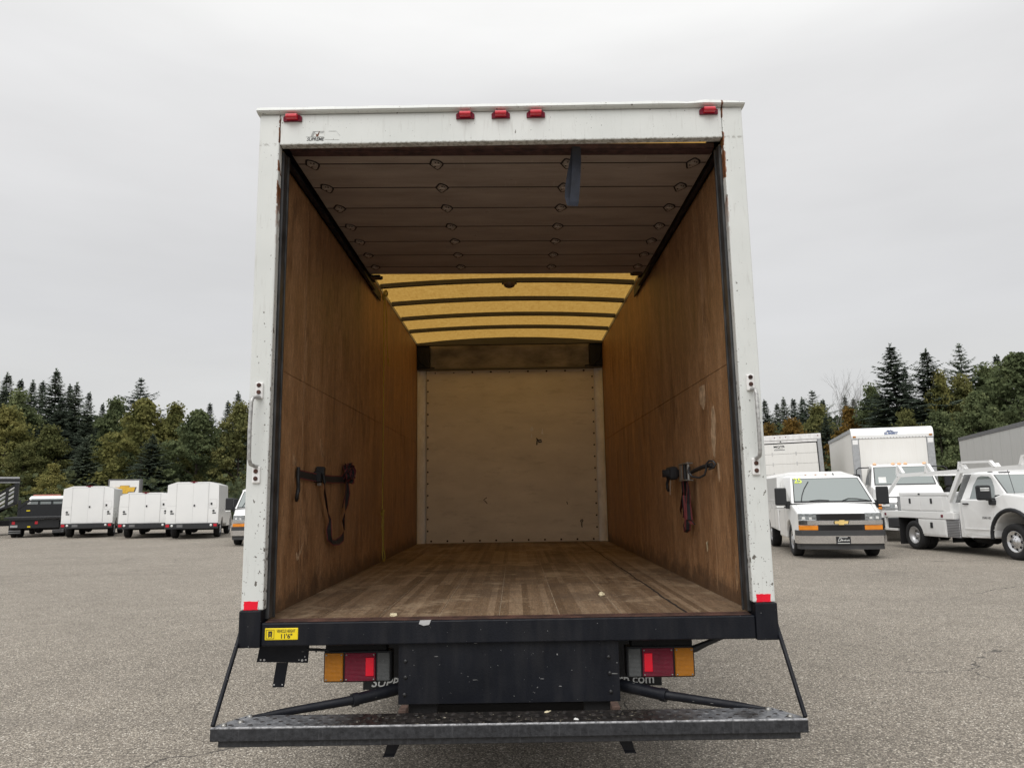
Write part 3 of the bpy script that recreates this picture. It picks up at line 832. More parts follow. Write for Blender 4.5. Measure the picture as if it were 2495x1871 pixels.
for s in (-1, 1):
    b = MB(); x0, x1 = sorted((s*1.018, s*1.174)); b.box(x0, x1, 5.58, 5.738, 3.143, 3.44, 0.004)
    b.tube([(s*1.16, 5.575, 3.33), (s*1.13, 5.57, 3.22), (s*1.05, 5.575, 3.155), (s*0.95, 5.59, 3.147)], 0.008, 6)
    part('gusset', b, 'black_steel')

# roof: bows, sheet --------------------------------------------------
def roof_z(x): return 3.473 + 0.041*(1-(x/1.19)**2)
b = MB(); xs = np.linspace(-1.21, 1.21, 25); V = []; F = []
ysr = np.linspace(0.07, 5.84, 12)
for y in ysr:
    for x in xs: V.append((x, y, roof_z(x)+0.019 + (-0.003*math.sin(y*9)*math.cos(x*3))))
nx = len(xs)
for j in range(len(ysr)-1):
    for i in range(nx-1): F.append((j*nx+i, j*nx+i+1, (j+1)*nx+i+1, (j+1)*nx+i))
b.add(V, F, 0, True)
part('fibreglass_roof', b, 'fibreglass_roof')
part('front_header', MB().prism([(-1.172, 3.428), (1.172, 3.428), (1.172, 3.455), (0.8, 3.49), (0.4, 3.512), (0, 3.52), (-0.4, 3.512), (-0.8, 3.49), (-1.172, 3.455)], 'y', 5.54, 5.60), 'bow_grey')
for y in (0.58, 1.20, 1.82, 2.44, 3.07, 3.70, 4.33, 4.94):
    b = MB(); V = []; F = []; xb = np.linspace(-1.175, 1.175, 21)
    for x in xb:
        z = roof_z(x)
        V += [(x, y-0.021, z-0.022), (x, y+0.021, z-0.022), (x, y+0.021, z+0.016), (x, y-0.021, z+0.016)]
    for i in range(20):
        for j in range(4): F.append((i*4+j, i*4+4+j, i*4+4+(j+1) % 4, i*4+(j+1) % 4))
    b.add(V, F); part('roof_bow', b, 'bow_grey')
b = MB(); b.box(-0.050, 0.090, 3.035, 3.105, 3.478, 3.506, 0.004)
dl = part('dome_light', b, 'steel_dark')
b = MB(); b.lathe([(0.058, 3.480), (0.056, 3.466), (0.045, 3.448), (0.024, 3.438), (0.0, 3.436)], (0.02, 3.06, 0), 'z', 16)
part('lens', b, 'dome_brown' if 'dome_brown' in M else 'grey_lens', dl)

# roll-up door, rolled back under the roof ---------------------------
DZ = 3.336; TILT = math.tan(R(-0.75))
def dz(x): return DZ + x*TILT
yd = [0.140, 0.308, 0.618, 0.926, 1.246, 1.536, 1.833, 2.120, 2.315]
Dm = Matrix(((1, 0, 0, 0), (0, 1, 0, 0), (TILT, 0, 1, DZ), (0, 0, 0, 1)))
b = MB(); b.box(-1.112, 1.112, 0.128, 0.150, -0.004, 0.022, 0.002, M=Dm)
b.box(-1.112, 1.112, 0.150, 0.205, -0.007, 0.000, 0.002, M=Dm)
for y in yd[1:8]: b.box(-1.118, 1.118, y-0.02, y+0.02, 0.0195, 0.023, M=Dm)  # backing strips added over the panel gaps to stop roof light
for y in yd[1:8]: b.box(-1.115, 1.115, y-0.0055, y+0.0055, -0.0006, 0.002, M=Dm, mi=1)
door = part('roll_up_door', b, ['door_edge', 'grime_black'])
for i in range(8):
    p = MB(); p.box(-1.120, 1.120, (0.206 if i == 0 else yd[i]+0.005), yd[i+1]-0.005, 0.0, 0.019, 0.0012, M=Dm)
    part('door_panel', p, 'door_ply', door)
    if i in (0, 1, 2):
        pass
hp = MB()          # hinge: rounded plate with grime round it and two rivets
def blob(r, sc1, wob, seed):
    rr = random.Random(seed); n = 14
    return [(r*sc1*math.cos(2*PI*k/n)*(1+wob*math.cos(4*2*PI*k/n)), r*math.sin(2*PI*k/n)*(1+wob*math.cos(3*2*PI*k/n+0.6))) for k in range(n)]
hp.prism(blob(0.064, 0.56, 0.16, 1), 'z', -0.0018, 0.0, 1)
hp.prism(blob(0.050, 0.52, 0.16, 1), 'z', -0.0040, -0.0006, 0)
hp.box(-0.020, 0.020, -0.007, 0.007, -0.009, -0.003, 0.002, 0)
hp.disc((-0.012, 0.020, -0.004), 0.005, (0, 0, -1), 6, 0.003, 1); hp.disc((0.014, -0.020, -0.004), 0.005, (0, 0, -1), 6, 0.003, 1)
hp.disc((0.0, -0.026, -0.004), 0.004, (0, 0, -1), 6, 0.003, 1)
hme = None
for y in yd[1:8]:
    for x in (-1.040, -0.360, 0.360, 1.046):
        if hme is None: ho = hp.build('hinge', [M['plate_grey'], M['grime_black']], door); hme = ho.data
        else: ho = link(bpy.data.objects.new('hinge', hme), door)
        ho.location = (x, y+0.004, dz(x)); ho.rotation_euler = (0, R(0.75), rng.uniform(-0.15, 0.15))
# navy pull strap stitched to the door's bottom rail, hanging in a fold
b = MB()
pth = [(0.392, 0.125, 3.334), (0.391, 0.122, 3.26), (0.385, 0.117, 3.17), (0.378, 0.118, 3.09), (0.372, 0.122, 3.03), (0.367, 0.127, 3.008), (0.357, 0.134, 3.016), (0.348, 0.138, 3.06), (0.352, 0.137, 3.12), (0.366, 0.134, 3.20), (0.383, 0.132, 3.28), (0.392, 0.130, 3.334)]
b.ribbon(pth, (1, 0.15, 0), 0.048, 0)
part('pull_strap', b, 'webbing_navy', door)
# loose thin tracks along the roof edge with the door rollers
for s in (-1, 1):
    b = MB(); x0, x1 = sorted((s*1.132, s*1.166))
    b.box(x0, x1, 0.14, 2.62, 3.306, 3.314, 0.002); a0, a1 = sorted((s*1.154, s*1.167)); b.box(a0, a1, 0.14, 2.98, 3.306, 3.385, 0.002)
    b.box(x0, x1, 0.14, 2.62, 3.376, 3.389, 0.002); a0, a1 = sorted((s*1.09, s*1.1315)); b.box(a0, a1, 0.14, 2.32, 3.376, 3.381, 0.001); a0, a1 = sorted((s*1.132, s*1.138)); b.box(a0, a1, 0.14, 2.55, 3.314, 3.322, 0.001)  # inner plate added to block light leaking past the door edge
    part('ceiling_track', b, 'black_steel')
    b = MB(); b.box(min(s*1.03, s*1.11), max(s*1.03, s*1.11), 2.27, 2.36, 3.315, 3.335, 0.004); b.tube([(s*1.02, 2.33, 3.325), (s*1.12, 2.33, 3.33)], 0.014, 8)
    part('roller_bracket', b, 'steel_dark', door)

# step bumper ---------------------------------------------------------
b = MB()
dk = [(-1.222, -0.262), (1.222, -0.262), (1.222, -0.235), (1.142, -0.100), (-1.142, -0.100), (-1.222, -0.235)]
b.prism(dk, 'z', 0.603, 0.609)
step = part('step_bumper', b, 'step_steel')
b = MB().box(-1.232, 1.232, -0.274, -0.2625, 0.556, 0.611, 0.004, seg=2)
b.box(-1.232, -1.2235, -0.2620, -0.235, 0.556, 0.606, 0.002); b.box(1.2235, 1.232, -0.2620, -0.235, 0.556, 0.606, 0.002)
part('bumper_face', b, 'step_face', step)
part('bumper_channel', MB().box(-1.203, 1.203, -0.258, -0.225, 0.529, 0.5545, 0.003), 'step_face', step)
tb = MB()
for i in range(30):
    for j in range(4):
        x = -1.16 + i*0.08 + (0.04 if j % 2 else 0); y = -0.245 + j*0.040
        if abs(x) > 1.19 or (abs(x) > 1.13 and j > 2): continue
        tb.lathe([(0.0150, 0.609), (0.0115, 0.6130), (0.0100, 0.6130)], (x+rng.uniform(-.003, .003), y, 0), 'z', 8); tb.lathe([(0.0100, 0.6128), (0, 0.6124)], (x, y, 0), 'z', 8, 1)
tag(part('tread_bump', tb, ['step_steel', 'grime_black'], step), kind='stuff')
nb = MB()
for x, y in ((-1.185, -0.245), (-1.13, -0.205), (1.17, -0.24), (1.115, -0.135), (-1.12, -0.125)): nb.lathe([(0.013, 0.609), (0.012, 0.617), (0.006, 0.620), (0, 0.620)], (x, y, 0), 'z', 8)
part('bolt', nb, 'steel_light', step)
for s in (-1, 1):
    b = MB()
    b.prism([(s*0.480-0.03, 0.530), (s*0.480+0.03, 0.530), (s*0.505+0.022, 0.470), (s*0.505-0.022, 0.470)], 'y', -0.19, -0.15)
    b.prism([(s*0.505-0.024, 0.470), (s*0.505+0.024, 0.470), (s*0.508+0.024, 0.464), (s*0.508-0.024, 0.464)], 'y', -0.20, -0.14)
    part('guard_leg', b, 'black_steel', step)
    b = MB(); b.tube([(s*0.50, 0.16, 0.652), (s*0.70, 0.03, 0.634)], [0.028, 0.026], 12); b.tube([(s*0.69, 0.037, 0.635), (s*0.712, 0.022, 0.633)], 0.030, 12)
    b.tube([(s*0.70, 0.03, 0.634), (s*1.00, -0.075, 0.612), (s*1.14, -0.13, 0.607)], [0.021, 0.017, 0.005], 12)
    part('diagonal_strut', b, 'black_steel', step)
    b = MB(); b.tube([(s*1.232, 0.03, 0.935), (s*1.228, -0.255, 0.613)], 0.0095, 6)
    part('safety_rod', b, 'black_steel', step)
    b = MB().box(min(s*0.455, s*0.49), max(s*0.455, s*0.49), -0.06, 0.02, 0.545, 0.612, 0.003)
    part('hanger_bracket', b, 'rust_brown', step)
b = MB().box(-0.46, 0.46, 0.16, 0.22, 0.50, 0.575, 0.004); b.box(-0.46, -0.33, 0.05, 0.10, 0.55, 0.608, 0.003); b.box(0.34, 0.46, 0.05, 0.10, 0.55, 0.608, 0.003)
part('hanger_beam', b, 'dark_void', step)
# apron between the lamps
b = MB().box(-0.503, 0.503, 0.020, 0.026, 0.612, 0.8765, 0.002)
ap = part('apron_plate', b, 'black_steel')
bt = MB()
for x, z in ((-0.47, 0.80), (-0.47, 0.73), (-0.474, 0.655), (0.455, 0.805), (0.458, 0.735), (0.460, 0.655)): bt.lathe([(0.009, 0.02), (0.008, 0.014), (0.004, 0.012), (0, 0.012)], (x, 0, z), 'y', 8)
part('bolt', bt, 'steel_dark', ap)
# tail lamps
for s in (-1, 1):
    cx = s*0.709
    b = MB().box(cx-0.160, cx+0.160, 0.115, 0.185, 0.688, 0.828, 0.008, seg=2)
    tl = part('tail_lamp', b, 'black_plastic')
    def lx(a, c): return sorted((cx+s*a, cx+s*c))
    for nm, a, c, mt in (('amber_lens', 0.066, 0.152, 'amber_dark'), ('red_lens', -0.086, 0.058, 'red_dark'), ('clear_lens', -0.152, -0.094, 'grey_lens')):
        x0, x1 = lx(a, c); q = MB().box(x0, x1, 0.104, 0.116, 0.695, 0.821, 0.004, seg=2)
        lo = part(nm, q, mt, tl)
    x0, x1 = lx(-0.078, -0.040); part('reflector', MB().box(x0, x1, 0.1015, 0.105, 0.718, 0.800, 0.001), 'red_reflector', tl)
    q = MB()
    for a in (-0.078, 0.050, 0.074, 0.144):
        for z in (0.703, 0.813): q.lathe([(0.0045, 0.104), (0.004, 0.1015), (0, 0.101)], (cx+s*a, 0, z), 'y', 6)
    part('screw', q, 'steel_light', tl)
    b = MB(); x0, x1 = sorted((s*0.575, s*0.862)); b.box(x0, x1, 0.12, 0.19, 0.829, 0.8765, 0.003)
    part('lamp_bracket', b, 'dark_void')
b = MB(); b.tube([(-0.95, 0.12, 0.838), (-0.90, 0.12, 0.836), (-0.86, 0.125, 0.832), (-0.83, 0.13, 0.820)], 0.007, 6)
b.tube([(-0.905, 0.12, 0.842), (-0.906, 0.12, 0.826)], 0.004, 5)
part('wiring', b, 'black_plastic'); b = MB()
b.tube([(0.84, 0.13, 0.80), (0.875, 0.12, 0.815), (0.93, 0.11, 0.840), (1.00, 0.10, 0.868), (1.04, 0.09, 0.880)], [0.016, 0.017, 0.013, 0.011, 0.010], 7)
part('wiring', b, 'black_plastic')
# T-shaped plate hanger
b = MB(); b.prism([(-1.168, 0.873), (-0.938, 0.873), (-0.944, 0.778), (-1.184, 0.785)], 'y', 0.118, 0.124)
b.prism([(-1.090, 0.781), (-1.036, 0.780), (-1.052, 0.671), (-1.106, 0.671)], 'y', 0.117, 0.121)
th_ = part('plate_hanger', b, 'black_steel')
q = MB()
for x, z, r in ((-1.165, 0.795, .004), (-1.148, 0.794, .005), (-0.985, 0.792, .003), (-0.970, 0.790, .0055), (-0.953, 0.792, .0045), (-0.958, 0.806, .003), (-1.098, 0.683, .0035), (-1.060, 0.683, .003)):
    q.disc((x, 0.118, z), r, (0, -1, 0), 8, 0.0015)
part('bolt_hole', q, 'seam_grey', th_)

# running gear ---------------------------------------------------------
def wheel_parts(parent, x, y, r, w, side, rim='rim_steel', rr=0.58, dual=False):
    b = MB(); h = w/2
    pr = [(r*rr, -h*0.8), (r*0.72, -h*0.98), (r*0.90, -h), (r*0.97, -h*0.86), (r, -h*0.6), (r, h*0.6), (r*0.97, h*0.86), (r*0.90, h), (r*0.72, h*0.98), (r*rr, h*0.8), (r*rr, -h*0.8)]
    b.lathe(pr, (x, y, r), 'x', 28)
    wh = b.build('wheel', M['rubber'], parent)
    b = MB(); so = side*h
    d = [-0.05, 0.02, -0.03, 0.0] if not dual else [0.0, -0.9, -0.9, -0.9]
    if not dual:
        b.lathe([(r*rr, so*0.82), (r*rr*0.93, so*0.86), (r*rr*0.88, so*0.55), (r*rr*0.55, so*0.62), (r*rr*0.35, so*0.85), (r*rr*0.30, so*0.98), (0, so*1.0)], (x, y, r), 'x', 28, 0)
        for k in range(8):
            a = 2*PI*k/8; b.disc((x+so*0.60, y+r*rr*0.68*math.cos(a), r+r*rr*0.68*math.sin(a)), r*rr*0.12, (side, 0, 0), 8, 0.004, 1)
        for k in range(8):
            a = 2*PI*(k+.5)/8; b.disc((x+so*0.80, y+r*rr*0.36*math.cos(a), r+r*rr*0.36*math.sin(a)), r*rr*0.05, (side, 0, 0), 6, 0.012, 0)
    else:
        b.lathe([(r*rr, so*0.85), (r*rr*0.95, so*0.9), (r*rr*0.86, so*0.1), (r*rr*0.55, -so*0.35), (r*rr*0.30, -so*0.3), (r*rr*0.28, so*0.35), (0, so*0.4)], (x, y, r), 'x', 28, 0)
        for k in range(8):
            a = 2*PI*k/8; b.disc((x-so*0.20, y+r*rr*0.66*math.cos(a), r+r*rr*0.66*math.sin(a)), r*rr*0.12, (side, 0, 0), 8, 0.006, 1)
    b.build('rim', [M[rim], M['dark_void']], wh)
    return wh
for s in (-1, 1):
    for x in (0.70, 0.95): wheel_parts(T, s*x, 2.88, 0.40, 0.21, s, dual=True)
    wheel_parts(T, s*0.90, 6.75, 0.40, 0.22, s)
    b = MB(); x0, x1 = sorted((s*0.40, s*0.47)); b.box(x0, x1, 0.10, 7.4, 0.62, 0.82, 0.005); part('frame_rail', b, 'dark_void')
    b = MB(); x0, x1 = sorted((s*0.525, s*1.066)); b.box(x0, x1, 2.00, 2.012, 0.186, 0.86, 0.002)
    fp = part('mud_flap', b, 'rubber')
    if s < 0:
        text('lettering', 'SUPREME', 0.085, M['white_ink'], fp, (-0.832, 1.9985, 0.232), shear=0.25, sx=1.02, off=0.001)
        text('lettering', 'R', 0.16, M['white_ink'], fp, (-0.572, 1.9985, 0.43), shear=0.25, sx=1.1, off=0.004)
        text('lettering', "C", 0.12, M['white_ink'], fp, (-0.565, 1.9985, 0.60), shear=0.25, sx=1.1, off=0.004)
    else:
        text('lettering', 'corp.com', 0.095, M['white_ink'], fp, (0.84, 1.9985, 0.232), sx=0.95, off=0.001)
        text('lettering', 'R', 0.16, M['white_ink'], fp, (0.580, 1.9985, 0.43), shear=0.25, sx=1.1, off=0.004)
        text('lettering', 'C', 0.12, M['white_ink'], fp, (0.575, 1.9985, 0.60), shear=0.25, sx=1.1, off=0.004)
b = MB(); b.tube([(-1.0, 2.88, 0.40), (1.0, 2.88, 0.40)], 0.07, 10); b.lathe([(0.0, -0.14), (0.14, -0.12), (0.19, 0), (0.14, 0.12), (0, 0.14)], (0, 2.88, 0.40), 'y', 14)
b.tube([(0, 2.88, 0.42), (0, 5.6, 0.60)], 0.05, 8)
part('rear_axle', b, 'dark_void')
b = MB()
for y in np.arange(0.5, 5.8, 0.42): b.box(-1.18, 1.18, y, y+0.06, 0.83, 0.899)
part('floor_crossmember', b, 'dark_void')
# tilt cab ahead of the box
cabp = [(5.98, 0.62, 1.0), (6.32, 0.62, 1.02), (6.34, 0.75, 1.02), (6.45, 0.88, 1.02), (6.75, 0.94, 1.02), (7.05, 0.88, 1.02), (7.16, 0.75, 1.02), (7.2, 0.42, 1.0), (7.72, 0.42, 0.96), (7.76, 1.15, 0.98), (7.62, 1.35, 0.98), (7.28, 2.12, 0.90), (7.1, 2.22, 0.86), (6.05, 2.24, 0.88), (5.98, 1.35, 1.0)]
cab = part('cab', MB().loft(cabp, 0, 0.03), 'white_paint')
ws = MB().slab([(0.92, 7.622, 1.36), (-0.92, 7.622, 1.36), (-0.86, 7.285, 2.10), (0.86, 7.285, 2.10)], 0.03, 0.97, 0.02, 0.98, 0.012, 0.01)
part('windscreen', ws, 'car_glass', cab)

# ================================================================ things inside the box
# left ratchet strap -----------------------------------------------------
st = thing('ratchet_strap', 'black and red ratchet strap knotted and looping down the left plywood wall', 'strap', (-1.165, 1.1, 1.68), group='ratchet straps on the side walls')
W = (-1.165, 1.1, 1.68)
def rel(p): return (p[0]-W[0], p[1]-W[1], p[2]-W[2])
X = -1.158
b = MB()
b.ribbon([rel((X, 0.615, 1.675)), rel((X, 0.80, 1.668)), rel((X, 1.0, 1.663))], (0, 0, 1), 0.050, 0, 1, 0.12)
b.ribbon([rel((X, 1.05, 1.662)), rel((X, 1.35, 1.660)), rel((X, 1.70, 1.668))], (0, 0, 1), 0.050, 0, 1, 0.12)
loop = [(1.09, 1.645), (1.12, 1.56), (1.18, 1.47), (1.255, 1.40), (1.235, 1.345), (1.255, 1.29), (1.34, 1.258), (1.47, 1.250), (1.60, 1.268), (1.655, 1.32), (1.62, 1.385), (1.655, 1.44), (1.70, 1.50), (1.735, 1.57), (1.70, 1.66)]
wd = []
for i, (y, z) in enumerate(loop):
    a = loop[max(i-1, 0)]; c = loop[min(i+1, len(loop)-1)]; d = Vector((0, c[0]-a[0], c[1]-a[1])); q = d.cross(Vector((1, 0, 0))).normalized()
    wd.append(q + Vector((0.8*math.sin(i*1.1), 0, 0)))
b.ribbon([rel((X+0.018, y, z)) for y, z in loop], wd, 0.045, 0, 1, 0.14)
b.ribbon([rel((X+0.02, 1.68, 1.66)), rel((X+0.022, 1.655, 1.57)), rel((X+0.02, 1.60, 1.51)), rel((X+0.02, 1.575, 1.47))], (0, 1, 0.3), 0.045, 0, 1, 0.2)
b.build('webbing', [M['webbing_black'], M['webbing_red']], st)
b = MB(); rk = random.Random(8)
for k in range(5):
    a0 = rk.uniform(0, 6); ring = [rel((X+0.02+0.018*math.sin(w*2+k), 1.745+(0.062+0.012*k)*math.cos(w+a0)*0.9, 1.715+(0.070-0.007*k)*math.sin(w+a0))) for w in np.linspace(0, 5.4, 12)]
    b.ribbon(ring, [(0.7, math.cos(w*1.3+k)*0.5, math.sin(w*1.3+k)*0.5) for w in np.linspace(0, 5.4, 12)], 0.042, 0, 1, 0.2)
b.build('knot', [M['webbing_black'], M['webbing_red']], st)
b = MB(); b.tube([rel((X, 0.605, 1.712)), rel((X, 0.60, 1.66)), rel((X+0.005, 0.595, 1.62)), rel((X+0.015, 0.565, 1.600)), rel((X+0.02, 0.54, 1.575)), rel((X+0.015, 0.535, 1.545)), rel((X+0.01, 0.553, 1.530)), rel((X+0.01, 0.575, 1.545))], [0.010, 0.011, 0.011, 0.011, 0.011, 0.010, 0.009, 0.007], 7)
b.build('hook', M['black_plastic'], st)
b = MB(); b.box(-0.012, 0.030, -0.12, -0.035, -0.045, 0.020, 0.004); b.box(-0.005, 0.045, -0.10, -0.05, 0.0, 0.05, 0.006); b.tube([(0.03, -0.09, 0.045), (0.045, -0.07, -0.05)], 0.009, 6); b.box(0.0, 0.025, -0.09, -0.06, -0.065, -0.047, 0.003, 1)
b.build('ratchet', [M['black_plastic'], M['steel_light']], st)
# right ratchet strap
st = thing('ratchet_strap', 'rolled ratchet strap with steel buckle and red tails on the right plywood wall', 'strap', (1.165, 1.2, 1.67), group='ratchet straps on the side walls')
W = (1.165, 1.2, 1.67); X = 1.150
b = MB()
for k in range(4): b.lathe([(0.028+0.012*k, -0.024), (0.031+0.012*k, -0.024), (0.031+0.012*k, 0.024), (0.028+0.012*k, 0.024), (0.028+0.012*k, -0.024)], (X-W[0]-0.03, 0.38, 0.0), 'z', 14, 0)
b.box(X-W[0]-0.06, X-W[0], 0.30, 0.46, -0.045, 0.045, 0.02, 0, 2)
b.build('coiled_webbing', [M['webbing_black'], M['webbing_red']], st)
b = MB()
for z in (-0.055, 0.05): b.box(-0.05, -0.005, -0.06, 0.15, z-0.004, z+0.004, 0.002)
b.box(-0.048, -0.040, 0.085, 0.145, -0.05, 0.045, 0.002); b.tube([(-0.03, -0.04, -0.06), (-0.03, -0.04, 0.056)], 0.012, 8); b.tube([(-0.035, 0.03, -0.06), (-0.035, 0.03, 0.056)], 0.014, 8, 1)
b.build('ratchet', [M['steel_light'], M['black_plastic']], st)
b = MB()
b.tube([(-0.02, -0.06, -0.01), (-0.03, -0.20, 0.0), (-0.035, -0.40, 0.012), (-0.02, -0.55, 0.02)], 0.013, 6)
b.build('webbing', [M['webbing_black']], st)
b = MB()
hk = [(-0.115, 0.005), (-0.122, -0.025), (-0.105, -0.052), (-0.075, -0.060), (-0.050, -0.045), (-0.042, -0.015), (-0.040, 0.015), (-0.028, 0.032), (-0.010, 0.030), (0.0, 0.012), (-0.010, -0.006), (-0.030, -0.014)]
b.tube([(x, -0.42-0.14*(x+0.12)/0.12, z+0.01) for x, z in hk], 0.0065, 8)
b.build('hook', M['steel_dark'], st)
b = MB()
b.tube([(-0.02, 0.46, -0.005), (-0.02, 0.56, 0.0), (-0.025, 0.60, -0.03), (-0.03, 0.63, -0.07), (-0.03, 0.62, -0.105), (-0.03, 0.59, -0.115)], 0.011, 7); b.box(-0.035, -0.01, 0.52, 0.60, -0.005, 0.035, 0.005)
b.build('hook', M['black_plastic'], st)
b = MB()
tails = [[(0.10, -0.05), (0.115, -0.13), (0.19, -0.20), (0.255, -0.245), (0.235, -0.285), (0.17, -0.295), (0.13, -0.25), (0.115, -0.15)],
         [(0.06, -0.05), (0.075, -0.2), (0.115, -0.30), (0.17, -0.345), (0.12, -0.385), (0.06, -0.365), (0.035, -0.28), (0.05, -0.15)],
         [(0.01, -0.05), (-0.02, -0.13), (-0.015, -0.22), (-0.01, -0.29), (-0.055, -0.315), (-0.09, -0.325)], [(-0.05, -0.05), (-0.065, -0.12), (-0.04, -0.2), (-0.05, -0.30)]]
for i, tl_ in enumerate(tails):
    wd = [(math.cos(0.5*i+0.35*k), math.sin(0.5*i+0.35*k), 0.1) for k in range(len(tl_))]
    b.ribbon([(-0.025-0.006*i, y, z) for y, z in tl_], wd, 0.045, 0 if i % 2 else 1, 1 if i % 2 else 0, 0.22)
b.build('strap_tail', [M['webbing_black'], M['webbing_red']], st)
b = MB().ribbon([(-0.03, 0.50, -0.04), (-0.032, 0.515, -0.09), (-0.03, 0.545, -0.145)], (0, 1, 0.3), 0.022)
b.build('tag_strip', M['paper_white'], st)
# yellow rope ---------------------------------------------------------------
rp = thing('yellow_rope', 'thin yellow rope hanging from the roof rail by the left wall, looped at its end', 'rope', (-1.13, 3.03, 0.99))
b = MB(); o3 = Vector((-1.13, 3.03, 0.99)); r3 = lambda *p: tuple(Vector(p)-o3)
b.tube([r3(-1.13, 3.02, 3.365), r3(-1.13, 3.022, 2.9), r3(-1.128, 3.03, 2.2), r3(-1.13, 3.045, 1.42)], 0.0052, 6)
b.tube([r3(-1.13, 3.06, 1.40), r3(-1.128, 3.02, 1.30), r3(-1.125, 3.05, 1.15), r3(-1.12, 3.02, 1.05), r3(-1.12, 3.04, 0.99), r3(-1.12, 3.10, 0.985), r3(-1.12, 3.14, 1.02), r3(-1.125, 3.08, 1.12), r3(-1.13, 3.11, 1.25), r3(-1.13, 3.10, 1.38)], 0.0058, 6)
b.build('rope', M['rope_yellow'], rp)
b = MB()
for k in range(3): b.tube([r3(-1.13+0.012*math.sin(w+k), 3.06+0.028*math.cos(w*1.0+k*2), 1.405+0.024*math.sin(w*1.4+k)) for w in np.linspace(0, 6, 10)], 0.0065, 5)
b.tube([r3(-1.13, 3.03, 1.40), r3(-1.13, 2.985, 1.405)], 0.006, 5)
for k in range(5): b.tube([r3(-1.125+0.02*math.sin(w+k), 3.02+0.05*math.cos(w*1.2+k*1.7), 3.375+0.035*math.sin(w*1.1+k)) for w in np.linspace(0, 5, 9)], 0.006, 5)
b.build('knot', M['rope_yellow'], rp)
b = MB(); b.tube([r3(-1.13, 3.06, 3.36), r3(-1.128, 3.15, 3.2), r3(-1.13, 3.18, 2.98), r3(-1.132, 3.24, 2.85)], 0.004, 5)
for k in range(4): b.tube([r3(-1.132, 3.24, 2.85), r3(-1.132, 3.24+0.03*k-0.01, 2.81), r3(-1.132, 3.22+0.05*k, 2.76+0.01*(k % 2))], 0.002, 4)
b.build('frayed_end', M['rope_yellow'], rp)
# litter -----------------------------------------------------------------------
def crumb(name, label, loc, sx, sy, sz, mat, seed):
    bm = bmesh.new(); bmesh.ops.create_icosphere(bm, subdivisions=2, radius=1)
    rr = random.Random(seed); ph = [rr.uniform(0, 6) for _ in range(6)]
    for v in bm.verts:
        k = 1 + 0.22*math.sin(v.co.x*3+ph[0]) + 0.16*math.sin(v.co.y*4+ph[1]) + 0.1*math.sin(v.co.z*5+ph[2])
        v.co = Vector((v.co.x*sx*k*(1+0.3*math.sin(v.co.x*2+ph[3])), v.co.y*sy*k, (max(v.co.z, -0.6)+0.6)*sz*k))
    me = bpy.data.meshes.new(name); bm.to_mesh(me); bm.free(); me.materials.append(M[mat])
    o = link(bpy.data.objects.new(name, me)); o.location = loc; o.rotation_euler = (0, 0, rr.uniform(-1, 1))
    return tag(o, label, 'scrap')
crumb('foam_scrap', 'cream foam crumb lying on the truck floor right of centre', (0.521, 0.788, 0.970), 0.020, 0.016, 0.012, 'foam_cream', 3)
crumb('foam_scrap', 'pale curled chip lying at the left rear edge of the truck floor', (-0.555, 0.200, 0.970), 0.022, 0.016, 0.008, 'foam_cream', 5)
crumb('paper_scrap', 'white flake on the black rear step right of centre', (0.28, -0.235, 0.610), 0.016, 0.010, 0.003, 'paper_white', 7)
crumb('wood_chip', 'pale chip on the back edge of the black rear step', (0.165, -0.125, 0.610), 0.018, 0.009, 0.004, 'foam_cream', 9)
b = MB(); b.add([(-0.402, -0.0035, 0.981), (-0.352, -0.0035, 0.9815), (-0.360, -0.0055, 0.962), (-0.385, -0.006, 0.958), (-0.407, -0.0055, 0.966), (-0.395, 0.03, 0.9825), (-0.345, 0.028, 0.9825)], [(0, 4, 3, 2, 1), (0, 1, 6, 5)])
tag(b.build('tape_scrap', M['tape_silver']), 'crumpled silver tape scrap folded over the top of the black rear sill', 'scrap')
b = MB().box(1.1735, 1.1755, 0.82, 0.94, 2.07, 2.17, 0.0005); b.prism([(0.82, 2.07), (0.94, 2.07), (0.86, 2.02)], 'x', 1.1735, 1.1755)
part('torn_label', b, 'scuff_tan' if 'scuff_tan' in M else 'foam_cream')

# ================================================================ parked vehicles
def heading(hx, hy): return math.atan2(-hx, hy)          # local +y points along (hx, hy)
def arch(c, r, z0, w, n=9, zc=0.38):
    """wheel-arch points from rear to front along the lower edge"""
    a0 = math.asin(max(-1, min(1, (z0-zc)/r)))
    return [(c - r*math.cos(a), zc + r*math.sin(a), w) for a in np.linspace(a0, PI-a0, n)]
def bowtie(mb, cx, cy, cz, w, ax_sign, mi, d):
    """gold cross-shaped emblem lying in an xz plane"""
    h = w*0.36; s = 0.06*w
    p = [(-0.5*w, 0.13*h-0.0), (-0.5*w+0.02*w, -0.30*h), (-0.20*w, -0.30*h), (-0.22*w, -0.5*h), (0.16*w, -0.5*h), (0.18*w, -0.30*h), (0.44*w, -0.30*h), (0.5*w, 0.30*h), (0.20*w, 0.30*h), (0.22*w, 0.5*h), (-0.16*w, 0.5*h), (-0.18*w, 0.30*h), (-0.44*w, 0.30*h)]
    mb.prism([(cx+q[0]*ax_sign, cz+q[1]) for q in p], 'y', min(cy, cy+d), max(cy, cy+d), mi)

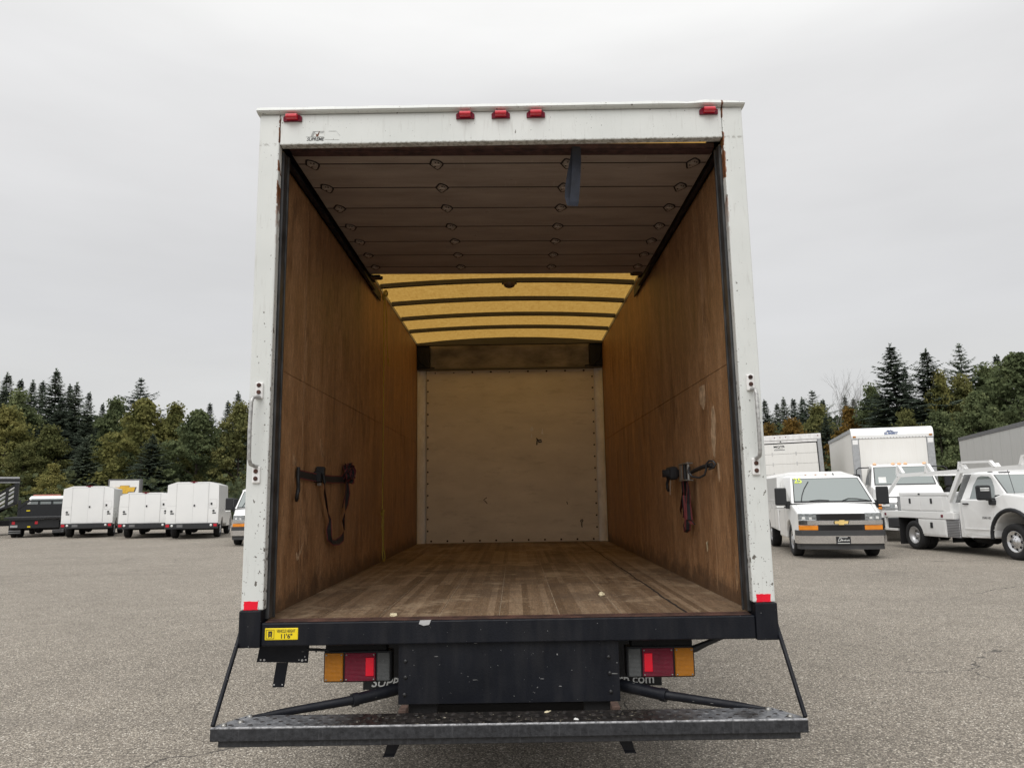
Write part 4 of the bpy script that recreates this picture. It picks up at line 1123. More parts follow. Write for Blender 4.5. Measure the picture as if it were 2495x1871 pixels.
def service_van(label, H, loc, rz, group, extras=False):
    """cutaway van with a white utility body; origin under the front axle, +y forward"""
    V_ = thing('service_van', label, 'van', loc, rz, group)
    def P(name, mb, mats, par=V_): return mb.build(name, [M[q] for q in mats] if isinstance(mats, (list, tuple)) else M[mats], par)
    # cab: lower body with front wheel arches
    lo = [(-1.42, 0.40, 0.985)] + arch(0, 0.47, 0.40, 0.985) + [(0.62, 0.36, 0.95), (0.84, 0.42, 0.90), (0.90, 0.66, 0.90), (0.87, 1.00, 0.905), (0.80, 1.06, 0.905), (0.55, 1.15, 0.92), (0.24, 1.25, 0.945), (-0.40, 1.27, 0.985), (-1.42, 1.27, 0.985)]
    lo = [lo[0]] + lo[1:]
    body = P('cab_body', MB().loft(lo, 0, 0.035, 2, cols=9), 'white_paint')
    gh = MB()
    ring0 = [(-0.935, 0.26, 1.245), (0.935, 0.26, 1.245), (0.965, -1.42, 1.26), (-0.965, -1.42, 1.26)]
    ring1 = [(-0.80, -0.46, 1.865), (0.80, -0.46, 1.865), (0.85, -1.42, 1.89), (-0.85, -1.42, 1.89)]
    ring2 = [(-0.66, -0.60, 1.915), (0.66, -0.60, 1.915), (0.70, -1.42, 1.94), (-0.70, -1.42, 1.94)]
    v = ring0+ring1+ring2
    gh.add(v, [(0, 1, 5, 4), (1, 2, 6, 5), (2, 3, 7, 6), (3, 0, 4, 7), (4, 5, 9, 8), (5, 6, 10, 9), (6, 7, 11, 10), (7, 4, 8, 11), (8, 9, 10, 11)])
    ro = P('cab_roof', gh, 'white_paint')
    f = MB(); f.slab([ring0[1], ring0[0], ring1[0], ring1[1]], 0.035, 0.965, 0.03, 0.95, 0.006, 0.006)
    wsn = P('windscreen', f, 'car_glass')
    q = [ring0[1], ring0[0], ring1[0], ring1[1]]
    k = MB(); k.frame(q, 0.028, 0.972, 0.02, 0.96, 0.012, 0.018, 0.008, 0.006)
    k.slab(q, 0.028, 0.972, 0.02, 0.075, 0.010, 0.006)
    P('window_seal', k, 'black_plastic', wsn)
    k = MB()
    def onws(u, w, h): a, b2, c, d = [Vector(z) for z in q]; n = (b2-a).cross(d-a).normalized(); return a*(1-u)*(1-w)+b2*u*(1-w)+c*u*w+d*(1-u)*w+n*h
    k.tube([onws(0.94, 0.05, 0.02), onws(0.80, 0.13, 0.02), onws(0.70, 0.14, 0.02), onws(0.62, 0.06, 0.02)], 0.009, 5); k.tube([onws(0.46, 0.07, 0.02), onws(0.35, 0.10, 0.02), onws(0.22, 0.06, 0.02)], 0.009, 5)
    P('wiper', k, 'black_plastic', wsn)
    if extras:
        k = MB(); k.tube([onws(0.25, 0.82, 0.012), onws(0.18, 0.55, 0.012), onws(0.14, 0.3, 0.012), onws(0.12, 0.06, 0.012)], 0.012, 5); P('wiper', k, 'black_plastic', wsn)
        t_ = text('windscreen_number', '25', 0.27, M['lime_ink'], wsn, (0, 0, 0), rot=(0, 0, 0), off=0.003, ext=0.002, sx=0.72)
        a = onws(0.90, 0.86, 0.013); n_ = (onws(0.9, 0.86, 1)-onws(0.9, 0.86, 0)).normalized(); xd = (onws(0.8, 0.86, 0)-onws(0.9, 0.86, 0)).normalized()*-1
        xd = (Vector(q[1])-Vector(q[0])).normalized(); yd_ = n_.cross(xd)
        t_.data.transform(Matrix((xd, yd_, n_)).transposed().to_4x4()); t_.data.transform(Matrix.Translation(onws(0.105, 0.86, 0.013)))
    for s in (-1, 1):
        qs = [ring0[0 if s < 0 else 2], ring0[3 if s < 0 else 1], ring1[3 if s < 0 else 1], ring1[0 if s < 0 else 2]]
        qs = [ring0[3], ring0[0], ring1[0], ring1[3]] if s < 0 else [ring0[1], ring0[2], ring1[2], ring1[1]]
        k = MB(); k.slab(qs, 0.36 if s < 0 else 0.08, 0.92 if s < 0 else 0.64, 0.06, 0.86, 0.006, 0.006); P('side_window', k, 'car_glass_dark')
        k = MB(); k.box(min(s*1.02, s*1.28), max(s*1.02, s*1.28), 0.02, 0.16, 1.20, 1.62, 0.03, 0, 2); k.box(min(s*1.03, s*1.26), max(s*1.03, s*1.26), 0.04, 0.12, 1.135, 1.165, 0.01); k.box(min(s*0.94, s*1.05), max(s*0.94, s*1.05), 0.05, 0.11, 1.12, 1.30, 0.01)
        mr = P('wing_mirror', k, 'black_plastic')
        k = MB(); k.box(min(s*1.10, s*1.27), max(s*1.10, s*1.27), 0.155, 0.17, 1.145, 1.18, 0.004); P('reflector', k, 'white_lens', mr)
        # door outline, handle
        sq = [(s*0.988, -1.38, 0.42), (s*0.988, -0.36, 0.42), (s*0.988, -0.36, 1.24), (s*0.988, -1.38, 1.24)]
        if s > 0: sq = [sq[1], sq[0], sq[3], sq[2]]
        if s < 0: pass
        k = MB()
        for y in (-1.36, -0.50): k.box(min(s*0.9865, s*0.990), max(s*0.9865, s*0.990), y-0.004, y+0.004, 0.48, 1.25)
        k.box(min(s*0.987, s*1.005), max(s*0.987, s*1.005), -1.30, -1.14, 1.02, 1.05, 0.004); P('door_seam', k, 'seam_grey')
        # headlamp and amber lamp
        k = MB(); x0, x1 = sorted((s*0.52, s*0.90)); k.box(x0, x1, 0.845, 0.915, 0.865, 1.025, 0.012, 0, 2); hl = P('headlamp', k, 'head_lens')
        k = MB(); x0, x1 = sorted((s*0.62, s*0.68)); k.box(x0, x1, 0.910, 0.922, 0.885, 0.935, 0.004); x0, x1 = sorted((s*0.76, s*0.83)); k.box(x0, x1, 0.910, 0.926, 0.885, 0.940, 0.004); P('bulb', k, 'white_lens', hl)
        k = MB(); x0, x1 = sorted((s*0.50, s*0.905)); k.box(x0, x1, 0.86, 0.918, 0.640, 0.752, 0.010, 0, 2); P('indicator', k, 'amber')
    k = MB(); xg = np.linspace(-0.52, 0.52, 9); gp_ = [(x_, 0.908) for x_ in xg] + [(x_, 0.80) for x_ in xg[::-1]]
    k.prism(gp_, 'z', 0.862, 1.012); k.prism(gp_, 'z', 0.585, 0.757)
    gr = P('grille', k, 'black_plastic')
    k = MB()
    gq = [(x_, 0.9125) for x_ in np.linspace(-0.44, 0.44, 9)] + [(x_, 0.90) for x_ in np.linspace(0.44, -0.44, 9)]
    for i in range(6): k.prism(gq, 'z', 0.885+i*0.020, 0.893+i*0.020); k.prism(gq, 'z', 0.612+i*0.022, 0.621+i*0.022)
    P('grille_mesh', k, 'grime_black', gr)
    P('grille_bar', MB().prism([(x_, 0.932) for x_ in np.linspace(-0.905, 0.905, 11)] + [(x_, 0.87) for x_ in np.linspace(0.905, -0.905, 11)], 'z', 0.765, 0.855), 'chrome', gr)
    k = MB(); bowtie(k, 0, 0.934, 0.815, 0.30, -1, 0, 0.010); P('emblem', k, 'gold_pale', gr)
    k = MB(); bowtie(k, 0, 0.933, 0.815, 0.34, -1, 0, 0.004); P('emblem_rim', k, 'black_plastic', gr)
    pl = [(-0.98, 0.60), (-0.95, 0.86), (-0.87, 0.93), (-0.6, 0.98), (0.6, 0.98), (0.87, 0.93), (0.95, 0.86), (0.98, 0.60), (0.9, 0.58), (-0.9, 0.58)]
    bp = P('front_bumper', MB().prism(pl, 'z', 0.345, 0.520), 'chrome')
    P('bumper_pad', MB().prism([(x*0.985, y*0.985) for x, y in pl], 'z', 0.522, 0.635), 'bumper_grey', bp)
    P('valance', MB().prism([(x*0.95, y*0.95) for x, y in pl], 'z', 0.215, 0.343), 'bumper_grey', bp)
    k = MB(); k.box(-0.155, 0.155, 0.98, 0.990, 0.335, 0.500, 0.002); npl = P('number_plate', k, 'black_plastic', V_)
    text('lettering', 'D', 0.11, M['white_ink'], npl, (0.09, 0.9905, 0.425), rot=(PI/2, 0, PI), shear=0.4)
    k = MB()
    for i in range(6): k.box(0.045-i*0.034, 0.068-i*0.034, 0.990, 0.992, 0.405, 0.428 + 0.008*(i % 2))
    k.box(-0.13, 0.13, 0.990, 0.992, 0.348, 0.362); k.box(-0.09, 0.09, 0.990, 0.992, 0.478, 0.490)
    P('plate_print', k, 'white_ink', npl)
    k = MB(); k.prism([(-0.60, 1.915), (-0.72, 1.915), (-0.73, 1.975)], 'x', -0.27, -0.255); P('antenna_fin', k, 'black_plastic')
    for s in (-1, 1): k = MB().tube([(s*0.80, 0.83, 1.060), (s*0.82, 0.55, 1.153), (s*0.84, 0.26, 1.249)], 0.006, 4); P('hood_seam', k, 'seam_grey')
    def bend(x, y, z):          # nose curves back towards the wings, hood is crowned
        f = max(0.0, min(1.0, (y-0.15)/0.6)); k_ = min(1.0, abs(x)/0.93)
        return (x, y - 0.13*f*k_**2.6, z - 0.035*k_**2*max(0.0, min(1.0, (z-0.98)/0.08))*max(0.0, min(1.0, (0.95-y)/0.3))*(1 if y > 0.2 else 0.3))
    for ob in [body] + [q_ for q_ in kids(V_) if q_.name.split('.')[0] in ('headlamp', 'indicator', 'grille', 'hood_seam')] :
        for o2 in [ob] + kids(ob):
            for v_ in o2.data.vertices: v_.co = bend(*v_.co)
    # utility body ------------------------------------------------------
    y1, y0 = -1.46, -4.60
    low = [(y0, 0.60, 1.0)] + arch(-3.30, 0.47, 0.56, 1.0) + [(-1.46, 0.52, 1.0), (-1.46, 1.33, 1.0), (y0, 1.33, 1.0)]
    sb = P('service_body', MB().loft(low, 0, 0.012, 1), 'white_paint')
    z2 = H-0.13; z3 = H
    sec = [(-0.998, 1.332), (0.998, 1.332), (0.975, z2), (0.955, z2+0.015), (0.66, z3-0.012), (0.62, z3), (-0.62, z3), (-0.66, z3-0.012), (-0.955, z2+0.015), (-0.975, z2)]
    up_ = P('upper_body', MB().prism(sec, 'y', y0, y1), 'white_paint')
    k = MB()
    for s in (-1, 1):
        for (ya, yb, za, zb) in ((-1.52, -2.05, 0.58, 1.28), (-2.08, -2.68, 0.58, 1.28), (-2.72, -3.80, 0.98, 1.28), (-3.85, -4.52, 0.58, 1.28)):
            for y in (ya, yb): k.box(min(s*1.0005, s*1.003), max(s*1.0005, s*1.003), y-0.006, y+0.006, za, zb)
            for z in (za, zb): k.box(min(s*1.0005, s*1.003), max(s*1.0005, s*1.003), yb, ya, z-0.006, z+0.006)
            k.box(min(s*1.001, s*1.018), max(s*1.001, s*1.018), (ya+yb)/2-0.03, (ya+yb)/2+0.03, zb-0.20, zb-0.09, 0.004)
    P('locker_seam', k, 'seam_grey', sb)
    k = MB()
    for x in (-0.25, 0.0, 0.25): k.box(x-0.02, x+0.02, y1-0.02, y1+0.012, z3-0.10, z3-0.07, 0.004)
    P('clearance_lamp', k, 'amber_dark', up_)
    # rear face: doors, lamps, bumper
    yr = y0-0.001
    for a, c in ((-0.62, -0.003), (0.003, 0.58)):
        k = MB().box(a, c, y0-0.009, y0-0.001, 0.655, z3-0.075, 0.003); rd = P('rear_door', k, 'white_paint', V_)
        if a > -0.1:
            k = MB(); k.box(0.03, 0.09, y0-0.034, y0-0.017, 1.31, 1.39, 0.008); P('door_handle', k, 'steel_dark', rd)
    k = MB(); k.box(-0.66, 0.62, y0-0.006, y0-0.001, z3-0.072, z3-0.055)
    for s in (-1, 1):
        xx = -0.632 if s < 0 else 0.592; k.box(xx-0.006, xx+0.006, y0-0.006, y0-0.001, 0.655, z3-0.06)
    k.box(-0.003, 0.003, y0-0.0065, y0-0.001, 0.655, z3-0.06)
    k.box(0.64, 0.92, y0-0.005, y0-0.001, 1.24, 1.255); k.box(0.64, 0.92, y0-0.005, y0-0.001, 1.60, 1.606); k.box(0.64, 0.646, y0-0.005, y0-0.001, 1.255, 1.60); k.box(0.914, 0.92, y0-0.005, y0-0.001, 1.255, 1.60)
    P('panel_seam', k, 'seam_grey', up_)
    k = MB(); k.box(0.68, 0.75, y0-0.02, y0-0.001, 1.37, 1.46, 0.008); P('latch', k, 'steel_dark', up_)
    for s in (-1, 1):
        k = MB(); k.lathe([(0.045, y0-0.001), (0.045, y0-0.02), (0.03, y0-0.024), (0, y0-0.024)], (s*0.80, 0, 1.13), 'y', 14); k.box(s*0.80-0.04, s*0.80+0.10, y0-0.012, y0-0.001, 1.01, 1.06, 0.004); P('filler_lamp', k, 'grey_lens', sb)
    k = MB(); k.box(-0.13, 0.13, y0-0.012, y0+0.05, z3-0.012, z3+0.018, 0.004); k.box(-0.05, 0.05, y0-0.016, y0, z3-0.045, z3-0.01, 0.004); P('brake_lamp', k, 'red_dark', up_)
    k = MB().box(-1.01, 1.01, y0-0.10, y0-0.002, 0.415, 0.635, 0.010); rb = P('rear_bumper', k, 'bumper_dark')
    for s in (-1, 1):
        x0, x1 = sorted((s*0.84, s*0.97)); P('tail_lamp', MB().box(x0, x1, y0-0.115, y0-0.10, 0.495, 0.605, 0.012), 'red_lens', rb)
        k = MB(); k.lathe([(0.048, y0-0.10), (0.048, y0-0.112), (0.03, y0-0.118), (0, y0-0.118)], (s*0.74, 0, 0.55), 'y', 14); P('reversing_lamp', k, 'white_lens', rb)
    k = MB().box(-0.56, -0.34, y0-0.106, y0-0.10, 0.485, 0.59); P('number_plate', k, 'sign_grey', rb)
    k = MB(); k.box(-0.45, 0.45, -4.5, 0.5, 0.36, 0.52); k.tube([(-0.8, -3.3, 0.37), (0.8, -3.3, 0.37)], 0.06, 8); k.lathe([(0, -0.12), (0.15, -0.06), (0.17, 0), (0.15, 0.06), (0, 0.12)], (-0.1, -3.3, 0.37), 'y', 12); k.tube([(-0.8, 0, 0.37), (0.8, 0, 0.37)], 0.05, 8)
    P('chassis', k, 'dark_void')
    for s in (-1, 1):
        wheel_parts(V_, s*0.83, 0, 0.38, 0.235, s); wheel_parts(V_, s*0.83, -3.30, 0.395, 0.25, s)
    return V_

hA = Vector((-0.19, -0.98)).normalized()
axA = Vector((6.87, 14.49)) + 0.80*Vector((-hA.y, hA.x))*1.0
va = service_van("white van with lime 25 on its windscreen, facing out right of the box truck", 2.03, (axA.x, axA.y, 0), heading(*hA), 'white service vans', True)
hB = Vector((0.20, -0.98)).normalized()
vb = copy_tree(va)
for o in list(bpy.data.objects):
    pass
vb['label'] = 'white van facing the camera, mostly hidden behind the left edge of the box truck'
vb.location = (-8.86, 22.6, 0); vb.rotation_euler = (0, 0, heading(*hB))
for k in kids(vb):
    if k.name.startswith('windscreen'):
        for q in kids(k):
            if q.name.startswith('windscreen_number'): bpy.data.objects.remove(q)
def rear_at(cx, cy, al, H, label):
    th = R(al); c, s = math.cos(th), math.sin(th)
    lx, ly = -1.0, -4.60
    return service_van(label, H, (cx-(c*lx-s*ly), cy-(s*lx+c*ly), 0), th, 'white service vans')
rear_at(-19.85, 28.75, 22, 2.26, 'white utility-body van seen from behind, next to the black flatbed truck')
rear_at(-16.72, 27.60, 17, 1.92, 'lowest white utility-body van, middle of the three seen from behind')
rear_at(-14.17, 26.45, 15, 2.31, 'tallest white utility-body van, rightmost of the three seen from behind')

# ---------------------------------------------------------------- black flatbed truck
th = R(25); fx, fy = -22.98+1.23*math.cos(th), 29.65+1.23*math.sin(th)
FT = thing('flatbed_truck', 'black steel flatbed truck with white cab and red roof light bar, at the left edge', 'truck', (fx, fy, 0), th)
def PF(name, mb, mats, par=FT): return mb.build(name, [M[q] for q in mats] if isinstance(mats, (list, tuple)) else M[mats], par)
k = MB(); k.box(-1.24, 1.24, 0.0, 2.9, 0.86, 0.93, 0.006); k.prism([(-1.05, 0.80), (0.15, 0.80), (0.35, 0.86), (-1.05, 0.86)], 'y', 0.02, 0.10)
PF('flat_deck', k, 'black_gloss' if 'black_gloss' in M else 'black_plastic')
k = MB()
k.box(-1.20, -1.08, 2.8, 2.86, 0.93, 1.70, 0.006); k.box(1.08, 1.20, 2.8, 2.86, 0.93, 1.70, 0.006); k.box(-0.80, 1.08, 2.8, 2.86, 1.63, 1.70, 0.006)
k.box(-1.08, 1.08, 2.80, 2.84, 0.93, 1.50, 0.004); k.prism([(-1.2, 1.25), (-1.2, 1.40), (-0.75, 1.76), (-0.75, 1.60)], 'y', 2.78, 2.87)
for x in (-0.35, 0.2, 0.72): k.box(x-0.03, x+0.03, 2.8, 2.84, 1.50, 1.63)
hb = PF('headboard', k, 'black_plastic')
PF('warning_sticker', MB().box(-0.83, -0.68, 2.785, 2.799, 1.17, 1.22), 'yellow_sticker', hb)
k = MB().loft([(2.95, 0.55, 0.92), (5.0, 0.55, 0.92), (5.6, 0.6, 0.9), (5.7, 1.15, 0.88), (4.75, 1.28, 0.92), (4.25, 1.80, 0.78), (3.9, 1.90, 0.72), (3.15, 1.90, 0.74), (2.98, 1.80, 0.80), (2.95, 1.2, 0.92)], 0, 0.04)
cb = PF('cab', k, 'white_paint')
k = MB().slab([(-0.925, 4.65, 1.22), (-0.925, 3.05, 1.22), (-0.80, 3.05, 1.78), (-0.80, 4.25, 1.78)], 0.1, 0.9, 0.1, 0.9, 0.012, 0.01); PF('side_window', k, 'car_glass_dark', cb)
k = MB().slab([(-0.80, 2.96, 1.25), (0.80, 2.96, 1.25), (0.72, 2.985, 1.78), (-0.72, 2.985, 1.78)], 0.03, 0.97, 0.05, 0.95, 0.02, 0.01); PF('rear_window', k, 'car_glass', cb)
PF('light_bar', MB().box(-0.66, 0.50, 3.2, 3.42, 1.915, 1.965, 0.02, 0, 2), 'lightbar_red', cb)
k = MB(); k.box(-1.02, 0.9, 0.12, 0.25, 0.42, 0.80, 0.01); k.box(-0.4, 0.4, 0.2, 3.0, 0.5, 0.7); k.tube([(-0.9, 1.0, 0.38), (0.9, 1.0, 0.38)], 0.08, 8); k.lathe([(0, -0.14), (0.17, -0.06), (0.2, 0), (0.17, 0.06), (0, 0.14)], (0, 1.0, 0.36), 'y', 12)
PF('chassis', k, 'black_plastic')
for s in (-1, 1):
    for x in (0.72, 0.96): wheel_parts(FT, s*x, 1.0, 0.38, 0.22, s, dual=True)
    wheel_parts(FT, s*0.82, 4.9, 0.38, 0.22, s)
    k = MB(); x0, x1 = sorted((s*0.62, s*1.08)); k.box(x0, x1, 0.30, 0.315, 0.16, 0.62, 0.003); fp = PF('mud_flap', k, 'rubber')
    k = MB(); k.box(x0, x1, 0.292, 0.299, 0.30, 0.33); k.box(x0, x1, 0.292, 0.299, 0.22, 0.245); PF('flap_bar', k, 'alu', fp)
for x in (-0.88, 0.0): PF('tail_lamp', MB().box(x-0.06, x+0.06, 0.095, 0.12, 0.60, 0.74, 0.01), 'red_lens')
PF('number_plate', MB().box(-0.34, -0.22, 0.10, 0.12, 0.46, 0.52, 0.002), 'yellow_sticker'); PF('reflector_plate', MB().box(-1.0, -0.72, 0.10, 0.12, 0.47, 0.57, 0.002), 'alu')

# ---------------------------------------------------------------- raised dump body at the frame edge
DT = thing('dump_truck', 'black slatted dump truck body tipped up, cut off by the left edge', 'truck', (-25.62, 32.42, 0), R(33))
def PD(name, mb, mats, par=DT): return mb.build(name, M[mats], par)
def dgl(u, w): return (-0.9 + u*2.02*0.80 - 0.9, 0.20 + u*1.55 + w)
slope = 0.72
bed = MB(); bed.prism([(-1.9, -0.62), (1.02, 1.50), (1.02, 1.62), (-1.9, -0.50)], 'y', 0.0, 2.2)
bed.prism([(-1.9, 0.48), (0.95, 2.48), (0.95, 2.55), (-1.9, 0.55)], 'y', 0.0, 0.07)
bed.prism([(-1.9, 0.48), (0.95, 2.48), (0.95, 2.55), (-1.9, 0.55)], 'y', 2.13, 2.2)
bed.v = [(x, y, max(z, 0.3)) for x, y, z in bed.v]
PD('bed_frame', bed, 'black_plastic')
for i, (za, zb) in enumerate(((0.10, 0.24), (0.34, 0.46), (0.56, 0.68), (0.76, 0.86))):
    k = MB(); k.prism([(-1.9, max(0.3, -0.55+za)), (-0.6, 0.44+za), (1.0, 1.60+za), (1.0, 1.60+zb), (-0.6, 0.44+zb), (-1.9, max(0.32, -0.55+zb))], 'y', 0.02, 0.05)
    PD('side_slat', k, 'alu' if i % 2 == 0 else 'seam_grey')
for x in (-0.9, -0.35, 0.2, 0.62):
    zz = 0.88+slope*x; k = MB().box(x-0.06, x+0.06, -0.02, 0.02, zz-0.02, zz+1.0, 0.004); PD('stake', k, 'black_plastic')
k = MB().box(0.90, 1.06, -0.03, 2.23, 1.55, 2.58, 0.006); PD('headboard', k, 'black_plastic')
k = MB(); k.box(-3.0, 1.08, -0.03, 2.23, 2.60, 2.82, 0.01); PD('cab_shield', k, 'black_plastic')
k = MB(); k.box(-3.0, 1.08, -0.05, -0.032, 2.77, 2.86, 0.004); k.box(-3.0, 1.10, -0.05, -0.032, 2.565, 2.60, 0.004); PD('edge_trim', k, 'alu')
k = MB(); k.box(-3.0, 0.9, 0.3, 1.9, 0.45, 0.70, 0.01); k.tube([(-0.4, 1.1, 0.7), (0.5, 1.1, 1.3)], 0.10, 10); PD('chassis', k, 'dark_void')
for yy in (0.25, 1.95):
    k = MB(); k.lathe([(0.0, -0.12), (0.22, -0.12), (0.36, -0.12), (0.40, -0.07), (0.40, 0.07), (0.36, 0.12), (0.0, 0.12)], (-0.6, yy, 0.40), 'y', 24); PD('wheel', k, 'rubber')

# ---------------------------------------------------------------- dealer sign
SG = thing('dealer_sign', 'white sign box with a gold cross-shaped emblem behind the service vans', 'sign', (-24.25, 42.0, 0), R(14))
def PS(name, mb, mats, par=SG): return mb.build(name, M[mats], par)
cabn = PS('sign_cabinet', MB().box(-0.92, 0.92, 0.0, 0.55, 0.75, 2.93, 0.02), 'sign_grey')
PS('sign_face', MB().box(-0.83, 0.83, -0.012, -0.001, 0.80, 2.85, 0.005), 'white_paint', cabn)
k = MB(); bowtie(k, 0, -0.055, 2.30, 1.28, 1, 0, 0.04); PS('emblem', k, 'gold', cabn)
k = MB(); bowtie(k, 0.0, -0.014, 2.30, 1.42, 1, 0, -0.003); PS('emblem_rim', k, 'sign_grey', cabn)
for x in (-0.5, 0.5): PS('sign_post', MB().box(x-0.08, x+0.08, 0.2, 0.36, 0, 0.75, 0.01), 'sign_grey')

# ---------------------------------------------------------------- pickup with contractor body
hP = Vector((0.10, -0.995)).normalized(); rP = Vector((hP.y, -hP.x))       # rP: vehicle right, towards the camera side
oP = Vector((10.74, 12.51)) - 0.985*rP
PK = thing('contractor_truck', 'white contractor pickup with flatbed toolboxes and pipe rack at the right edge', 'pickup truck', (oP.x, oP.y, 0), heading(*hP))
def PP(name, mb, mats, par=PK): return mb.build(name, [M[q] for q in mats] if isinstance(mats, (list, tuple)) else M[mats], par)
lo = [(-1.50, 0.42, 0.96), (-1.30, 0.40, 0.985)] + arch(0.0, 0.55, 0.42, 0.985, 11, 0.46) + [(0.62, 0.42, 0.985), (1.0, 0.50, 0.93), (1.08, 0.80, 0.90), (1.06, 1.18, 0.90), (0.98, 1.26, 0.90), (0.3, 1.36, 0.93), (-0.22, 1.42, 0.945), (-0.55, 1.30, 0.985), (-1.52, 1.29, 0.985)]
cb = PP('cab_body', MB().loft(lo, 0, 0.04, 2), 'white_paint')
gh = MB()
g0 = [(-0.90, -0.20, 1.40), (0.90, -0.20, 1.40), (0.955, -1.50, 1.28), (-0.955, -1.50, 1.28)]
g1 = [(-0.74, -0.74, 1.845), (0.74, -0.74, 1.845), (0.76, -1.34, 1.865), (-0.76, -1.34, 1.865)]
g2 = [(-0.62, -0.86, 1.89), (0.62, -0.86, 1.89), (0.64, -1.26, 1.905), (-0.64, -1.26, 1.905)]
gh.add(g0+g1+g2, [(0, 1, 5, 4), (1, 2, 6, 5), (2, 3, 7, 6), (3, 0, 4, 7), (4, 5, 9, 8), (5, 6, 10, 9), (6, 7, 11, 10), (7, 4, 8, 11), (8, 9, 10, 11)])
PP('cab_roof', gh, 'white_paint')
q = [g0[1], g0[0], g1[0], g1[1]]
wp = PP('windscreen', MB().slab(q, 0.04, 0.96, 0.04, 0.95, 0.010, 0.010), 'car_glass')
PP('window_seal', MB().frame(q, 0.03, 0.97, 0.02, 0.965, 0.012, 0.02, 0.008, 0.006), 'black_plastic', wp)
for s in (-1, 1):
    def onside(y, z):      # point on the inclined window plane
        f = (z-1.29)/(1.85-1.29); return (s*(0.958 + (0.752-0.958)*f + 0.008), y, z)
    k = MB(); poly = [(-1.22, 1.285), (-1.20, 1.60), (-1.12, 1.79), (-1.02, 1.815), (-0.80, 1.80), (-0.70, 1.755), (-0.55, 1.56), (-0.47, 1.36), (-0.48, 1.31), (-0.60, 1.288)]
    v = [onside(*p) for p in poly]; n_ = len(v); v += [(a - s*0.012, b_, c) for a, b_, c in v]
    k.add(v, [tuple(range(n_)) if s < 0 else tuple(range(n_))[::-1], tuple(range(n_, 2*n_))] + [(i, (i+1) % n_, n_+(i+1) % n_, n_+i) for i in range(n_)])
    PP('side_window', k, 'car_glass')
    k = MB(); xs_ = sorted((s*0.986, s*0.9905))
    k.tube([(s*0.988, -1.50, 0.50), (s*0.988, -1.50, 1.26)], 0.004, 4); k.tube([(s*0.988, -0.50, 0.46), (s*0.988, -0.49, 1.26)], 0.004, 4); k.tube([(s*0.988, -1.50, 0.50), (s*0.988, -0.50, 0.46)], 0.004, 4)
    PP('door_seam', k, 'seam_grey')
    k = MB(); a, c = sorted((s*0.985, s*1.02)); k.box(a, c, -1.42, -1.24, 1.165, 1.195, 0.010, 0, 2); PP('door_handle', k, 'black_plastic')
    k = MB(); a, c = sorted((s*0.983, s*0.995)); k.box(a, c, -1.46, -0.52, 0.60, 0.62, 0.003); PP('door_crease', k, 'white_paint')
    k = MB(); a, c = sorted((s*1.06, s*1.36)); k.box(a, c, -0.52, -0.38, 1.27, 1.60, 0.04, 0, 2); a, c = sorted((s*0.93, s*1.15)); k.box(a, c, -0.50, -0.40, 1.26, 1.32, 0.012); k.box(a, min(c, a+0.14) if s > 0 else c, -0.53, -0.38, 1.16, 1.28, 0.02)
    mi_ = PP('wing_mirror', k, 'black_plastic')
    k = MB(); a, c = sorted((s*1.12, s*1.33)); k.box(a, c, -0.385, -0.374, 1.475, 1.495); k.box(a, c, -0.385, -0.374, 1.515, 1.545); PP('mirror_lamp', k, 'white_lens', mi_)
    ar = MB(); pts = [(s*0.985, -0.60*math.cos(w), 0.46+0.60*math.sin(w)) for w in np.linspace(-0.08, PI+0.08, 17)]
    ar.tube(pts, 0.045, 8); PP('arch_trim', ar, 'black_plastic')
    x0, x1 = sorted((s*0.45, s*0.90)); PP('headlamp', MB().box(x0, x1, 1.02, 1.10, 0.88, 1.12, 0.02), 'head_lens')
    wheel_parts(PK, s*0.86, 0.0, 0.385, 0.25, s, rim='chrome_soft', rr=0.60); wheel_parts(PK, s*0.90, -3.32, 0.365, 0.22, s, rr=0.60, dual=True); wheel_parts(PK, s*0.67, -3.32, 0.365, 0.22, s, dual=True)
lt = text('lettering', '3500 HD', 0.075, M['sign_grey'], cb, (0.9885, -0.72, 0.87), rot=(PI/2, 0, PI/2), ext=0.002)
PP('grille', MB().box(-0.60, 0.60, 1.04, 1.10, 0.72, 1.12, 0.02), 'black_plastic'); PP('front_bumper', MB().box(-0.98, 0.98, 1.0, 1.18, 0.46, 0.70, 0.03), 'chrome')
k = MB(); k.tube([(0.70, -0.16, 1.40), (0.705, -0.30, 1.98)], 0.006, 5); PP('aerial', k, 'black_plastic')
k = MB(); k.tube([(0.2, -0.84, 1.895), (0.5, -0.80, 1.89)], 0.012, 5); k.box(0.55, 0.62, -1.0, -0.92, 1.89, 1.915, 0.005); PP('roof_lamp', k, 'steel_dark')
